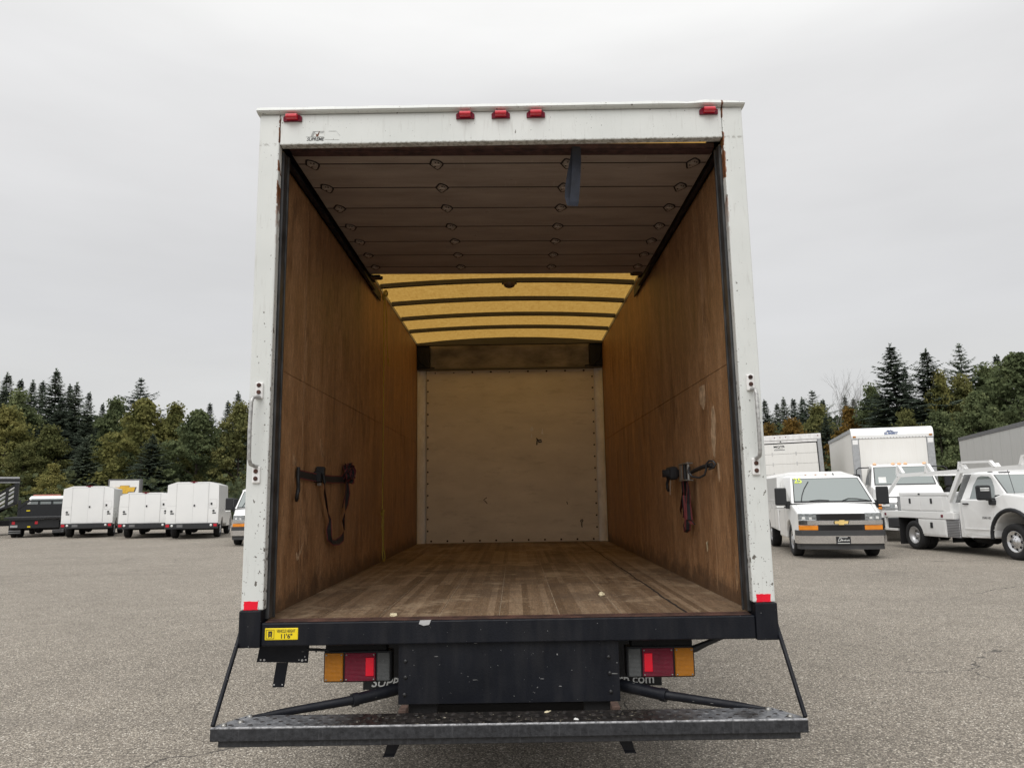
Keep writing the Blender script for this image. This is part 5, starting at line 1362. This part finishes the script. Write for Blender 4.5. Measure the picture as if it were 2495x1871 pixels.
# contractor bed
k = MB(); k.box(-0.99, 0.99, -4.62, -1.80, 0.80, 0.97, 0.010)
bd = PP('flat_bed', k, 'white_paint')
for s in (-1, 1):
    def B(a, c, y0, y1, z0, z1, nm, mt, bev=0.008, par=PK):
        x0, x1 = sorted((s*a, s*c)); return PP(nm, MB().box(x0, x1, y0, y1, z0, z1, bev), mt, par)
    tb_ = B(0.58, 0.975, -3.82, -1.98, 0.975, 1.37, 'toolbox', 'white_paint')
    B(0.57, 0.99, -3.84, -1.94, 1.375, 1.45, 'toolbox_lid', 'white_paint', 0.008, tb_)
    for ya, yb in ((-3.78, -3.00), (-2.96, -2.14)):
        dr = B(0.976, 0.986, ya, yb, 1.005, 1.34, 'toolbox_door', 'white_paint', 0.003, tb_)
        B(0.984, 1.000, (ya+yb)/2-0.035, (ya+yb)/2+0.035, 1.17, 1.30, 'latch', 'steel_dark', 0.006, tb_)
    B(0.985, 1.000, -3.03, -2.96, 1.39, 1.43, 'latch', 'steel_dark', 0.004, tb_)
    ub = B(0.60, 0.975, -3.14, -2.10, 0.365, 0.795, 'underbody_box', 'white_paint')
    B(0.976, 0.986, -3.10, -2.14, 0.41, 0.76, 'box_door', 'white_paint', 0.003, ub); B(0.984, 1.002, -2.66, -2.57, 0.57, 0.71, 'latch', 'steel_dark', 0.006, ub)
    B(0.60, 0.97, -2.095, -1.64, 0.375, 0.79, 'step_box', 'diamond_plate'); B(0.60, 0.95, -1.635, -1.44, 0.40, 1.20, 'bed_bulkhead', 'white_paint')
    for y in (-4.50, -2.20): B(0.985, 1.000, y-0.04, y+0.04, 0.84, 0.91, 'side_marker', 'red_dark', 0.01)
    # pipe rack rail, stops and legs
    rk_ = MB(); x0, x1 = sorted((s*0.90, s*0.98)); rk_.prism([(-3.86, 1.86), (0.9, 1.93), (0.9, 2.02), (-3.86, 1.95)], 'x', x0, x1)
    rk_.prism([(-2.02, 0.97), (-1.90, 0.97), (-1.90, 1.20), (-1.42, 1.90), (-1.54, 1.90), (-2.02, 1.20)], 'x', x0, x1)
    rk_.prism([(-4.50, 1.36), (-4.43, 1.36), (-3.78, 1.88), (-3.86, 1.88)], 'x', x0, x1)
    for y in (-3.80, -2.62, -1.42): rk_.prism([(y-0.10, 1.93), (y-0.03, 1.93), (y, 2.10), (y+0.03, 2.10), (y+0.13, 1.97), (y+0.20, 1.97), (y+0.04, 2.17), (y-0.04, 2.17)], 'x', x0, x1)
    rk_.prism([(-1.40, 2.12), (-0.50, 2.10), (-0.38, 1.99), (-0.30, 1.99), (-0.46, 2.15), (-1.40, 2.17)], 'x', x0, x1)
    rk_.prism([(0.35, 1.99), (0.43, 1.99), (0.50, 2.18), (0.9, 2.18), (0.9, 2.22), (0.46, 2.22)], 'x', x0, x1)
    PP('pipe_rack', rk_, 'white_paint')
    hb2 = MB(); x0, x1 = sorted((s*0.55, s*0.90)); hb2.prism([(-1.80, 1.20), (-1.40, 1.86), (-1.38, 1.86), (-1.78, 1.20)], 'x', x0, x1); PP('headache_panel', hb2, 'alu')
    ru = MB(); x0, x1 = sorted((s*0.93, s*0.98))
    for y in (-4.56, -3.90): ru.box(x0, x1, y-0.03, y+0.03, 0.97, 1.36, 0.004)
    for z in (1.02, 1.16, 1.33): ru.box(x0, x1, -4.56, -3.90, z-0.02, z+0.02, 0.004)
    PP('side_gate', ru, 'alu')
    sf = MB(); x0, x1 = sorted((s*0.90, s*0.97)); sf.box(x0, x1, -4.60, -4.54, 0.44, 0.80, 0.004); sf.box(x0, x1, -4.54, -4.05, 0.44, 0.50, 0.004); PP('rear_step', sf, 'white_paint')
    fpp = MB(); x0, x1 = sorted((s*0.50, s*0.98)); fpp.box(x0, x1, -3.95, -3.935, 0.10, 0.80, 0.003); PP('mud_flap', fpp, 'rubber')
for y in (-3.80, -1.50, 0.6): PP('rack_crossbar', MB().box(-0.9, 0.9, y-0.03, y+0.03, 1.885, 1.945, 0.004), 'white_paint')
k = MB(); k.box(-0.45, 0.45, -4.4, 0.9, 0.42, 0.62); k.tube([(-0.9, -3.32, 0.37), (0.9, -3.32, 0.37)], 0.07, 8); k.tube([(-0.8, 0, 0.38), (0.8, 0, 0.38)], 0.05, 8); k.lathe([(0, -0.3), (0.16, -0.28), (0.16, 0.28), (0, 0.3)], (0.55, -1.3, 0.42), 'y', 12); PP('chassis', k, 'dark_void')

# ---------------------------------------------------------------- white box truck with lettering over its cab, facing us
hS = Vector((-0.29, -0.96)).normalized(); rS = Vector((hS.y, -hS.x))
front_left_img = Vector((11.45, 21.1)); oS = front_left_img - 1.22*rS
BS = thing('box_truck', 'white conventional-cab box truck facing us with blue lettering above the cab', 'box truck', (oS.x, oS.y, 0), heading(*hS), 'white box trucks at the back')
def PB(name, mb, mats, par=BS): return mb.build(name, [M[q] for q in mats] if isinstance(mats, (list, tuple)) else M[mats], par)
PB('cargo_box', MB().box(-1.20, 1.20, -6.4, -0.03, 1.05, 3.52, 0.01), 'white_panel')
k = MB(); nose = [(-0.10, 3.24), (0.02, 3.24), (0.03, 3.34), (0.0, 3.46), (-0.06, 3.55), (-0.20, 3.60), (-0.20, 3.24)]
k.prism(nose, 'x', -1.235, 1.235, 0, False); fr = PB('roof_fairing', k, 'white_paint')
k = MB()
for s in (-1, 1):
    x0, x1 = sorted((s*1.02, s*1.235)); k.box(x0, x1, -0.06, 0.012, 1.05, 3.235, 0.01)
    x0, x1 = sorted((s*1.205, s*1.235)); k.box(x0, x1, -6.4, -0.2, 3.46, 3.585, 0.005); k.box(x0, x1, -6.4, -0.06, 1.0, 1.12, 0.005)
PB('corner_trim', k, 'alu')
PB('front_panel', MB().box(-1.01, 1.01, -0.03, 0.0, 1.1, 3.23, 0.004), 'white_panel')
for s in (-1, 1):
    x0, x1 = sorted((s*1.05, s*1.21)); PB('reflector_patch', MB().box(x0, x1, 0.013, 0.016, 3.05, 3.20), 'white_paint')
    x0, x1 = sorted((s*1.10, s*1.19)); PB('marker_lamp', MB().box(x0, x1, 0.02, 0.05, 3.28, 3.33, 0.006), 'amber_dark')
text('lettering', 'SUMMIT', 0.115, M['blue_ink'], fr, (0.02, 0.030, 3.385), rot=(PI/2, 0, PI), shear=0.1, sx=1.0, off=0.003, ext=0.005)
k = MB(); k.prism([(-0.09, 3.44), (0.02, 3.50), (0.06, 3.48), (0.10, 3.505), (0.16, 3.46), (0.06, 3.455), (0.02, 3.47)], 'y', -0.02, 0.030); PB('mountain_mark', k, 'blue_ink', fr)
rv = MB()
for x in np.linspace(-1.0, 1.0, 22): rv.disc((x, 0.022, 3.255), 0.012, (0, 1, 0), 6, 0.004)
tag(PB('rivet', rv, 'sign_grey', fr), kind='stuff')
k = MB().loft([(0.25, 0.75, 1.0), (1.0, 0.70, 1.0), (1.05, 0.95, 1.02), (1.75, 1.05, 1.02), (2.25, 0.60, 1.0), (2.45, 0.60, 0.95), (2.5, 1.05, 0.88), (2.3, 1.35, 0.86), (1.45, 1.62, 0.90), (1.30, 1.66, 0.94), (0.85, 2.28, 0.84), (0.7, 2.34, 0.80), (0.30, 2.36, 0.84), (0.25, 1.6, 1.0)], 0, 0.05)
cb = PB('cab', k, 'white_paint')
q = [(0.925, 1.315, 1.665), (-0.925, 1.315, 1.665), (-0.84, 0.865, 2.275), (0.84, 0.865, 2.275)]
wp = PB('windscreen', MB().slab(q, 0.045, 0.955, 0.06, 0.93, 0.018, 0.012), 'car_glass', cb)
PB('window_seal', MB().frame(q, 0.03, 0.97, 0.03, 0.96, 0.015, 0.035, 0.014, 0.010), 'black_plastic', cb)
PB('paper_notice', MB().slab(q, 0.10, 0.22, 0.12, 0.42, 0.021, 0.002), 'paper_white', cb)
k = MB()
for x in (-0.72, -0.18, 0.0, 0.18, 0.72): k.lathe([(0.06, 2.33), (0.05, 2.38), (0.0, 2.40)], (x, 0.72, 0), 'z', 10)
PB('roof_lamp', k, 'amber_pale', cb)
for s in (-1, 1):
    k = MB().slab([(s*0.99, 0.35 if s > 0 else 1.2, 1.66), (s*0.99, 1.2 if s > 0 else 0.35, 1.66), (s*0.855, 0.85 if s > 0 else 0.38, 2.26), (s*0.855, 0.38 if s > 0 else 0.85, 2.26)], 0.08, 0.92, 0.05, 0.92, 0.02, 0.01)
    if s > 0: pass
    PB('side_window', k, 'car_glass_dark', cb)
    k = MB(); k.tube([(s*0.90, 0.75, 2.25), (s*1.22, 0.85, 2.24), (s*1.30, 0.9, 2.18), (s*1.32, 0.9, 1.5), (s*1.0, 0.9, 1.45)], 0.018, 6); k.box(min(s*1.20, s*1.42), max(s*1.20, s*1.42), 0.84, 0.94, 1.62, 2.05, 0.03, 0, 2); k.box(min(s*1.22, s*1.40), max(s*1.22, s*1.40), 0.84, 0.94, 1.38, 1.58, 0.03)
    PB('wing_mirror', k, 'black_plastic')
    x0, x1 = sorted((s*0.55, s*0.90)); PB('headlamp', MB().box(x0, x1, 2.42, 2.50, 0.92, 1.10, 0.02), 'head_lens'); x0, x1 = sorted((s*0.90, s*1.0)); PB('indicator', MB().box(x0, x1, 2.32, 2.46, 0.95, 1.10, 0.02), 'amber')
    wheel_parts(BS, s*0.92, 1.4, 0.46, 0.26, s)
    for x in (0.72, 1.0): wheel_parts(BS, s*x, -4.3, 0.46, 0.24, s, dual=True)
PB('front_bumper', MB().box(-1.1, 1.1, 2.42, 2.62, 0.42, 0.72, 0.03), 'bumper_dark'); PB('grille', MB().box(-0.5, 0.5, 2.44, 2.505, 0.78, 1.18, 0.02), 'black_plastic')
PB('chassis', MB().box(-0.45, 0.45, -6.3, 2.3, 0.62, 0.95), 'dark_void')

# ---------------------------------------------------------------- white box truck seen from behind, roll door shut
al = R(-10); cR = Vector((11.52, 23.5)); rr_ = Vector((math.cos(al), math.sin(al)))
oM = cR - 1.22*rr_
BM = thing('box_truck', 'white box truck seen from behind, its panelled roll door shut', 'box truck', (oM.x, oM.y, 0), al, 'white box trucks at the back')
BM.rotation_euler = (0, R(-1.6), al)
def PM(name, mb, mats, par=BM): return mb.build(name, [M[q] for q in mats] if isinstance(mats, (list, tuple)) else M[mats], par)
PM('cargo_box', MB().box(-1.20, 1.20, 0.06, 6.2, 1.0, 3.58, 0.01), 'white_panel')
k = MB()
for s in (-1, 1): x0, x1 = sorted((s*1.09, s*1.23)); k.box(x0, x1, 0.0, 0.12, 1.0, 3.42, 0.008)
PM('rear_post', k, 'alu')
k = MB(); k.box(-1.23, 1.23, 0.0, 0.12, 3.425, 3.62, 0.01); PM('rear_header', k, 'corner_white')
k = MB(); k.box(-1.08, 1.08, 0.02, 0.10, 3.33, 3.42, 0.004); PM('header_lip', k, 'corner_white')
rd = PM('roll_door', MB().box(-1.085, 1.085, 0.055, 0.10, 1.02, 3.33), 'dark_void')
nz_ = 6
for i in range(nz_):
    z1 = 3.29-i*0.375; k = MB().box(-1.05, 1.05, 0.034, 0.054, max(1.03, z1-0.368), z1, 0.004); PM('door_panel', k, 'white_panel', rd)
k = MB()
for i in range(1, nz_):
    for x in (-0.55, 0.30): k.box(x-0.02, x+0.02, 0.024, 0.033, 3.29-i*0.375-0.06, 3.29-i*0.375+0.07, 0.003)
PM('hinge', k, 'seam_grey', rd)
text('lettering', 'MQTR', 0.105, M['black_ink'], rd, (-0.28, 0.032, 3.19), sx=1.35, off=0.004)
k = MB()
for i in range(7): k.box(-0.42+i*0.040, -0.395+i*0.040, 0.031, 0.0335, 3.118, 3.132)
for i in range(9): k.box(-0.47+i*0.043, -0.437+i*0.043, 0.031, 0.0335, 3.055, 3.09)
PM('printed_line', k, 'sign_grey', rd)
k = MB()
for x in (-0.42, -0.22, -0.02, 0.0, 1.12): k.lathe([(0.02, 0.0), (0.018, -0.012), (0, -0.014)], (x if x != 0.0 else -1.12, 0, 3.54), 'y', 8)
PM('clearance_lamp', k, 'red_dark'); PM('door_lock', MB().box(-0.24, -0.19, 0.005, 0.02, 3.36, 3.40, 0.005), 'black_plastic')
PM('rear_bumper', MB().box(-1.15, 1.15, -0.15, 0.1, 0.5, 0.72, 0.01), 'bumper_dark'); PM('chassis', MB().box(-0.45, 0.45, 0.1, 7.5, 0.55, 0.95), 'dark_void')
for s in (-1, 1):
    for x in (0.72, 0.98): wheel_parts(BM, s*x, 1.9, 0.44, 0.23, s, dual=True)
PM('cab', MB().loft([(6.3, 0.6, 1.0), (8.2, 0.6, 0.95), (8.2, 1.4, 0.95), (7.8, 2.3, 0.85), (6.4, 2.35, 0.9)], 0, 0.05), 'white_paint')

# ---------------------------------------------------------------- long trailer
hE = Vector((-0.30, -0.954)).normalized(); rE = Vector((hE.y, -hE.x))
cE = Vector((22.55, 33.4)); oE = cE - 1.28*rE
TE = thing('box_trailer', 'long pale grey box trailer with ribbed side, top right behind the pickup', 'trailer', (oE.x, oE.y, 0), heading(*hE))
def PE(name, mb, mats, par=TE): return mb.build(name, M[mats], par)
PE('trailer_body', MB().box(-1.26, 1.26, 0.0, 15.0, 1.15, 4.0, 0.01), 'trailer_panel')
k = MB()
for s in (-1, 1): x0, x1 = sorted((s*1.262, s*1.29)); k.box(x0, x1, 0, 15, 3.90, 4.07, 0.006); k.box(x0, x1, 0, 15, 1.05, 1.22, 0.006)
PE('side_rail', k, 'sign_grey')
for i in range(12):
    for s in (-1, 1):
        x0, x1 = sorted((s*1.262, s*1.2665)); k = MB().box(x0, x1, i*1.24+0.012, i*1.24+1.228, 1.225, 3.895, 0.001); PE('side_panel', k, 'trailer_panel')
PE('chassis', MB().box(-0.5, 0.5, 0.3, 14.0, 0.9, 1.1), 'dark_void')
for y in (1.5, 2.8):
    for s in (-1, 1): wheel_parts(TE, s*1.05, y, 0.5, 0.28, s)
for s in (-1, 1): PE('landing_leg', MB().box(s*0.7-0.08, s*0.7+0.08, 11.5, 11.66, 0.0, 1.1, 0.01), 'sign_grey')

# ================================================================ trees
def unit(v): return v/np.maximum(np.linalg.norm(v, axis=-1, keepdims=True), 1e-9)
def sprays(base, dirv, side, L, W):
    tip = base + dirv*L[:, None]; mid = base + dirv*(L*0.45)[:, None]
    return np.stack([base, mid+side*W[:, None], tip, mid-side*W[:, None]], 1)
def conifer_mesh(seed, H=16.0, Rm=4.0, k0=0.36, gap=0.36, bare=0.05, droop=0.35, rag=0.5):
    r = np.random.default_rng(seed); out = []
    z = bare*H
    while z < H-0.15:
        t = z/H
        rad = (min(k0*(H-z), Rm-0.08*z)+0.10)*(0.80+0.16*math.sin(z*1.7+seed)+rag*r.random()*0.5)
        nb = int(7+6*(1-t))
        for k in range(nb):
            az = 2*PI*(k+r.random()*0.8)/nb + z*2.4
            Lb = rad*(0.55+0.6*r.random())
            el = 0.55*t - 0.12 + 0.5*(r.random()-0.5)
            n = max(3, int(Lb/0.17))
            s = np.linspace(0.12, 1.0, n)
            d2 = np.array([math.cos(az), math.sin(az), 0])
            pz = z + np.tan(el)*Lb*s - droop*Lb*s*s*(1-t*0.6) + 0.10*Lb*s**4
            p = d2[None, :]*(Lb*s)[:, None]; p[:, 2] = pz
            for sg in (-1, 1, 0):
                m_ = n
                ang = az + sg*(0.75+0.35*r.random(m_))
                dv = np.stack([np.cos(ang), np.sin(ang), -0.28+0.25*(r.random(m_)-0.5)], 1); dv = unit(dv)
                sd = unit(np.cross(dv, np.array([0, 0, 1.0])) + 0.5*(r.random((m_, 3))-0.5))
                LL = (0.34+0.42*r.random(m_))*(1.15-0.5*s)*(0.62+0.6*(1-t)); WW = LL*(0.26+0.14*r.random(m_))
                out.append(sprays(p+0.06*(r.random((m_, 3))-0.5), dv, sd, LL, WW))
        z += gap*(0.75+0.5*r.random())*(1.0-0.35*t)
    n = 26                                           # leader
    p = np.zeros((n, 3)); p[:, 2] = H - 0.9 + np.linspace(0, 0.9, n)
    ang = r.random(n)*2*PI; dv = unit(np.stack([np.cos(ang), np.sin(ang), 0.9*np.ones(n)], 1)); sd = unit(np.cross(dv, r.random((n, 3))-0.5))
    out.append(sprays(p, dv, sd, np.full(n, 0.3), np.full(n, 0.06)))
    return np.concatenate(out)
def broad_mesh(seed, H=10.0, Rm=3.2, z0=0.12, nc=150, per=105, leaf_=0.20, top=1.0):
    r = np.random.default_rng(seed); out = []
    for c in range(nc):
        t = z0 + (1-z0)*(c+r.random())/nc
        prof = (math.sin(PI*min(1, (t*0.92+0.12)))**0.65) * (1.0 if t < 0.6 else 1.0-0.35*(t-0.6)/0.4)
        az = r.random()*2*PI; rad = Rm*prof*(0.25+0.75*math.sqrt(r.random()))*(1+0.25*math.sin(3*az+seed)+0.18*math.sin(5*az+t*9+seed))
        cen = np.array([rad*math.cos(az), rad*math.sin(az), H*t*0.97])
        cr = (0.28+0.75*r.random()**1.6)*H/10
        n = int(per*(0.6+0.8*r.random()))
        d = unit(r.normal(size=(n, 3))); rr = cr*r.random(n)**0.45
        p = cen + d*rr[:, None]*np.array([1.25, 1.25, 0.62]); p[:, 2] -= 0.12*np.hypot(p[:, 0]-cen[0], p[:, 1]-cen[1])
        nv = unit(d*0.5 + r.normal(size=(n, 3))*0.7 + np.array([0, 0, 0.35]))
        a = unit(np.cross(nv, r.normal(size=(n, 3)))); b_ = np.cross(nv, a)
        L = leaf_*(0.6+0.9*r.random(n)); Wd = L*0.42
        out.append(np.stack([p-a*L[:, None]*0.5, p+b_*Wd[:, None], p+a*L[:, None]*0.6, p-b_*Wd[:, None]], 1))
    return np.concatenate(out)
def trunk_mb(seed, H, r0, limbs=0, Rm=2.0):
    rr = random.Random(seed); b = MB()
    n = 8; pts = [(0.10*math.sin(i*1.3+seed)*(i/n), 0.10*math.cos(i*1.7+seed)*(i/n), H*i/n) for i in range(n+1)]
    b.tube(pts, [r0*(1-0.93*i/n)+0.01 for i in range(n+1)], 8)
    for k in range(limbs):
        t = 0.2+0.65*k/max(1, limbs); az = k*2.4+rr.random(); L = Rm*(0.9-0.4*t)
        b.tube([(0, 0, H*t), (0.45*L*math.cos(az), 0.45*L*math.sin(az), H*t+0.35*L), (L*math.cos(az), L*math.sin(az), H*t+0.6*L)], [r0*0.4*(1-t)+0.03, r0*0.25*(1-t)+0.02, 0.012], 5)
    return b
PROTO = {}
def proto(kind, seed, matname):
    key = (kind, seed, matname)
    if key in PROTO: return PROTO[key]
    if kind == 'c':
        prm = [dict(Rm=4.0, k0=0.36, droop=0.30), dict(Rm=4.8, k0=0.44, droop=0.40, gap=0.36, rag=0.9), dict(Rm=3.6, k0=0.33, droop=0.22, gap=0.36, rag=0.6), dict(Rm=5.4, k0=0.68, droop=0.26, gap=0.62, rag=0.8, bare=0.1)][seed]
        Vq = conifer_mesh(seed+3, 16.0, **prm); tr = trunk_mb(seed, 15.6, 0.22)
    else:
        prm = [dict(Rm=3.3), dict(Rm=2.7, nc=135), dict(Rm=4.0, nc=190), dict(Rm=3.0, nc=110, per=95)][seed]
        Vq = broad_mesh(seed+11, 10.0, **prm); tr = trunk_mb(seed, 8.8, 0.17, 9, 2.4)
    a = quads_obj('crown', Vq, M[matname]); t = tr.build('trunk', M['bark'])
    me = (a.data, t.data); bpy.data.objects.remove(a); bpy.data.objects.remove(t)
    PROTO[key] = me; return me
def tree(name, kind, seed, matname, x, y, h, label, group, wide=1.0, cat='tree'):
    cr, tr = proto(kind, seed, matname)
    o = thing(name, label, cat, (x, y, 0), (x*7.3+y*3.1) % 6.28, group)
    s = h/(16.0 if kind == 'c' else 10.0); o.scale = (s*wide, s*wide, s)
    link(bpy.data.objects.new('trunk', tr), o); link(bpy.data.objects.new('crown', cr), o)
    return o
GL, GR = 'trees behind the left row of vans', 'trees behind the right-hand trucks'
# left wood: conifers
for a in [
 (0, -56.2, 76, 15.9, 'tall dark conifer topping out at the far left edge', 1.0),
 (2, -56.1, 78, 15.5, 'narrow conifer, second spire from the left edge', 0.9),
 (0, -56.0, 80, 15.7, 'conifer, third spire from the left edge', 0.85),
 (2, -52.9, 77, 15.1, 'conifer just left of the tallest ragged spire on the left', 0.9),
 (1, -49.5, 74, 15.9, 'tallest ragged conifer on the left, standing above the black flatbed', 0.9),
 (2, -50.4, 78, 14.8, 'slim conifer just right of the tallest ragged spire', 0.8),
 (0, -47.8, 75, 14.5, 'dense conifer above the leftmost utility-body van', 0.95),
 (2, -45.8, 74, 13.3, 'slim conifer stepping down towards the gap left of the lone conifer', 0.8),
 (2, -53.4, 90, 14.2, 'small far conifer peeping over the dip left of the lone conifer', 0.8),
 (3, -42.4, 78, 15.4, 'lone open-branched conifer rising above the yellow-green tree', 0.95),
 (2, -35.2, 80, 12.7, 'small conifer tip above the green tree near the box truck', 0.9),
 (2, -32.3, 78, 12.6, 'small conifer tip, second one left of the box truck edge', 0.9),
 (0, -28.9, 72, 12.8, 'conifer close to the left edge of the box truck', 0.9),
 (1, -27.3, 72, 12.3, 'conifer half hidden by the left edge of the box truck', 0.9),
 (1, -30.6, 58, 7.2, 'low dark conifer right of the dealer sign', 1.25),
 (1, -37.5, 60, 7.2, 'low dark conifer left of the dealer sign', 1.1),
 (2, -41.6, 84, 12.3, 'far conifer in the dip right of the yellow-green tree', 0.9),
 (0, -52.2, 70, 13.2, 'dark conifer behind the pale tree at the far left', 1.0),
 (0, -44.9, 68, 11.9, 'dark conifer below the tallest ragged spire', 1.1)]:
    tree('conifer', 'c', a[0], 'needles', a[1], a[2], a[3], a[4], GL, a[5])
for a in [
 (0, 'leaf_yellow', -46.0, 62, 10.4, 'yellow-green broadleaf tree at the far left edge', 1.0),
 (1, 'leaf_olive', -42.0, 62, 8.6, 'olive broadleaf tree above the black flatbed truck', 1.0),
 (3, 'leaf_yellow', -36.4, 54, 4.7, 'bright yellow-green shrubby tree left of the leftmost utility van', 1.15),
 (1, 'leaf_green', -39.5, 68, 11.9, 'green tree left of the big yellow-green tree', 0.8),
 (2, 'leaf_yellow', -34.6, 64, 11.2, 'big yellow-green broadleaf tree below the lone conifer', 0.95),
 (1, 'leaf_yellow', -32.6, 66, 11.0, 'yellow-green tree on the right shoulder of the biggest one', 0.8),
 (2, 'leaf_green', -28.6, 62, 9.8, 'wide green broadleaf tree behind the tallest utility van', 1.0),
 (1, 'leaf_olive', -24.8, 62, 10.4, 'olive tree beside the left edge of the box truck', 0.9),
 (1, 'leaf_green', -47.8, 66, 12.5, 'green tree among the spires at the far left', 0.75),
 (0, 'leaf_olive', -41.5, 58, 6.7, 'low olive tree behind the flatbed truck cab', 1.0)]:
    tree('broadleaf_tree', 'd', a[0], a[1], a[2], a[3], a[4], a[5], GL, a[6])
# right wood
for a in [
 (2, 34.7, 96, 14.0, 'first small far conifer right of the box truck edge', 1.0),
 (2, 34.9, 92, 13.0, 'second small far conifer right of the box truck edge', 1.0),
 (0, 37.3, 96, 14.3, 'third small far conifer right of the box truck edge', 0.9),
 (2, 37.1, 92, 13.6, 'fourth small far conifer right of the box truck edge', 1.0),
 (0, 37.5, 90, 13.5, 'small far conifer left of the broad-topped one', 1.0),
 (3, 37.2, 86, 13.8, 'broad-topped far conifer left of the bare tree', 1.1),
 (2, 40.1, 90, 13.2, 'far conifer behind the bare tree', 1.0),
 (0, 42.1, 88, 13.4, 'far conifer right of the bare tree', 0.9),
 (2, 41.3, 84, 12.5, 'far conifer left of the grey-green broadleaf tree', 0.9),
 (1, 29.1, 64, 8.4, 'dark low conifer between the two rust-coloured trees', 0.9),
 (1, 30.5, 54, 13.1, 'tall dark conifer, leftmost of the big pair on the right', 1.0),
 (0, 33.6, 58, 11.9, 'conifer squeezed between the big pair on the right', 0.9),
 (1, 33.8, 55, 12.8, 'tall dark conifer, right one of the big pair', 1.05),
 (3, 38.5, 58, 13.8, 'open conifer top above the yellowing tree on the right', 0.8),
 (2, 41.6, 58, 12.8, 'slim conifer tip near the right edge', 0.9)]:
    tree('conifer', 'c', a[0], 'needles', a[1], a[2], a[3], a[4], GR, a[5])
for a in [
 (0, 'leaf_rust', 24.4, 60, 7.9, 'rust-olive bushy tree above the shut roll door', 0.85),
 (3, 'leaf_rust', 29.5, 60, 8.9, 'orange-brown tree left of the lettered box truck', 0.8),
 (1, 'leaf_olive', 29.2, 66, 9.8, 'olive tree below the bare tree', 0.9),
 (1, 'leaf_rust', 21.7, 58, 7.3, 'rust-olive tree right beside the box truck edge', 0.9),
 (1, 'leaf_green', 30.6, 58, 10.5, 'grey-green broadleaf tree left of the big conifer pair', 0.7),
 (1, 'leaf_yellow', 34.1, 54, 10.9, 'yellowing tree just right of the big conifer pair', 0.55),
 (1, 'leaf_olive', 35.8, 54, 10.5, 'olive tree under the open conifer top', 0.8),
 (1, 'leaf_green', 39.2, 56, 11.7, 'green tree left of the big one at the right edge', 0.9),
 (2, 'leaf_green', 36.2, 48, 11.2, 'big green broadleaf tree at the right edge', 1.0),
 (0, 'leaf_olive', 27.9, 48, 7.2, 'olive bush above the lettered box truck', 0.75),
 (0, 'leaf_green', 29.1, 46, 6.9, 'dark green bush right of the lettered box truck', 0.9),
 (2, 'leaf_green', 31.8, 46, 8.2, 'green tree between the lettered box truck and the trailer', 0.85)]:
    tree('broadleaf_tree', 'd', a[0], a[1], a[2], a[3], a[4], a[5], GR, a[6])
# bare tree
bt_ = thing('bare_tree', 'leafless grey tree standing above the rust-coloured trees', 'tree', (32.8, 70, 0), group=GR)
b = MB(); rb_ = random.Random(5)
def limb(p, d, L, r, dep):
    q = p + d*L; b.tube([p, (p+q)/2 + Vector((rb_.uniform(-1, 1), rb_.uniform(-1, 1), 0))*0.04*L, q], [r, r*0.8, r*0.62], 5 if dep < 3 else 3, cap=False)
    if dep >= 6: return
    for k in range(3 if dep < 4 else 2):
        nd = (d + Vector((rb_.uniform(-1, 1), rb_.uniform(-1, 1), rb_.uniform(-0.1, 0.7)))*0.55).normalized(); limb(q, nd, L*rb_.uniform(0.62, 0.85), r*0.6, dep+1)
limb(Vector((0, 0, 0)), Vector((0, 0, 1)), 3.7, 0.11, 0)
b.build('branches', M['bark_grey'], bt_)
# the wood behind that reads as one mass
r = np.random.default_rng(77); n = 90000
xs_ = r.uniform(-78, 78, n); yy = 92 + r.normal(size=n)*2.5
hmax = np.interp(xs_, [-78, -60, -50, -40, -33, -25, -10, 10, 25, 34, 45, 60, 78], [13, 12.5, 11.5, 9.5, 9.0, 9.5, 9, 9, 9.0, 9.5, 11, 13, 14])
zz = hmax*(1-r.random(n)**1.6)*(0.9+0.12*np.sin(xs_*1.9)+0.06*np.sin(xs_*5.1))
p = np.stack([xs_, yy, zz], 1); nv = unit(r.normal(size=(n, 3)) + np.array([0, -0.9, 0.3])); a = unit(np.cross(nv, r.normal(size=(n, 3)))); b_ = np.cross(nv, a)
L = 0.62*(0.6+0.8*r.random(n))
Vq = np.stack([p-a*L[:, None]*0.5, p+b_*(L*0.4)[:, None], p+a*L[:, None]*0.5, p-b_*(L*0.4)[:, None]], 1)
tag(quads_obj('far_woods', Vq, M['leaf_wood']), 'dark mass of distant woods behind the nearer trees', 'woods', kind='stuff')
# undergrowth along the foot of the wood
n = 26000
xs_ = np.concatenate([r.uniform(-62, -18, n//2), r.uniform(14, 48, n//2)]); yy = np.where(xs_ < 0, 60, 52) + r.normal(size=n)*4.0
zz = (2.6+1.2*np.sin(xs_*0.8)+0.6*np.sin(xs_*2.3))*r.random(n)**0.8
p = np.stack([xs_, yy, zz], 1); nv = unit(r.normal(size=(n, 3)) + np.array([0, -0.6, 0.5])); a = unit(np.cross(nv, r.normal(size=(n, 3)))); b_ = np.cross(nv, a)
L = 0.38*(0.6+0.8*r.random(n))
Vq = np.stack([p-a*L[:, None]*0.5, p+b_*(L*0.42)[:, None], p+a*L[:, None]*0.5, p-b_*(L*0.42)[:, None]], 1)
tag(quads_obj('undergrowth', Vq, M['leaf_wood']), 'dark undergrowth along the foot of the trees', 'undergrowth', kind='stuff')

# small fittings that cannot be picked apart in the photo stay joined
for o in bpy.data.objects:
    if o.parent is not None and o.type == 'MESH' and o.name.split('.')[0] in ('bolt', 'screw', 'bolt_hole', 'marker_scrawl', 'scuff', 'locker_seam', 'panel_seam', 'plate_print', 'printed_line', 'grille_mesh', 'clearance_lamp', 'door_seam'):
        o['kind'] = 'stuff'
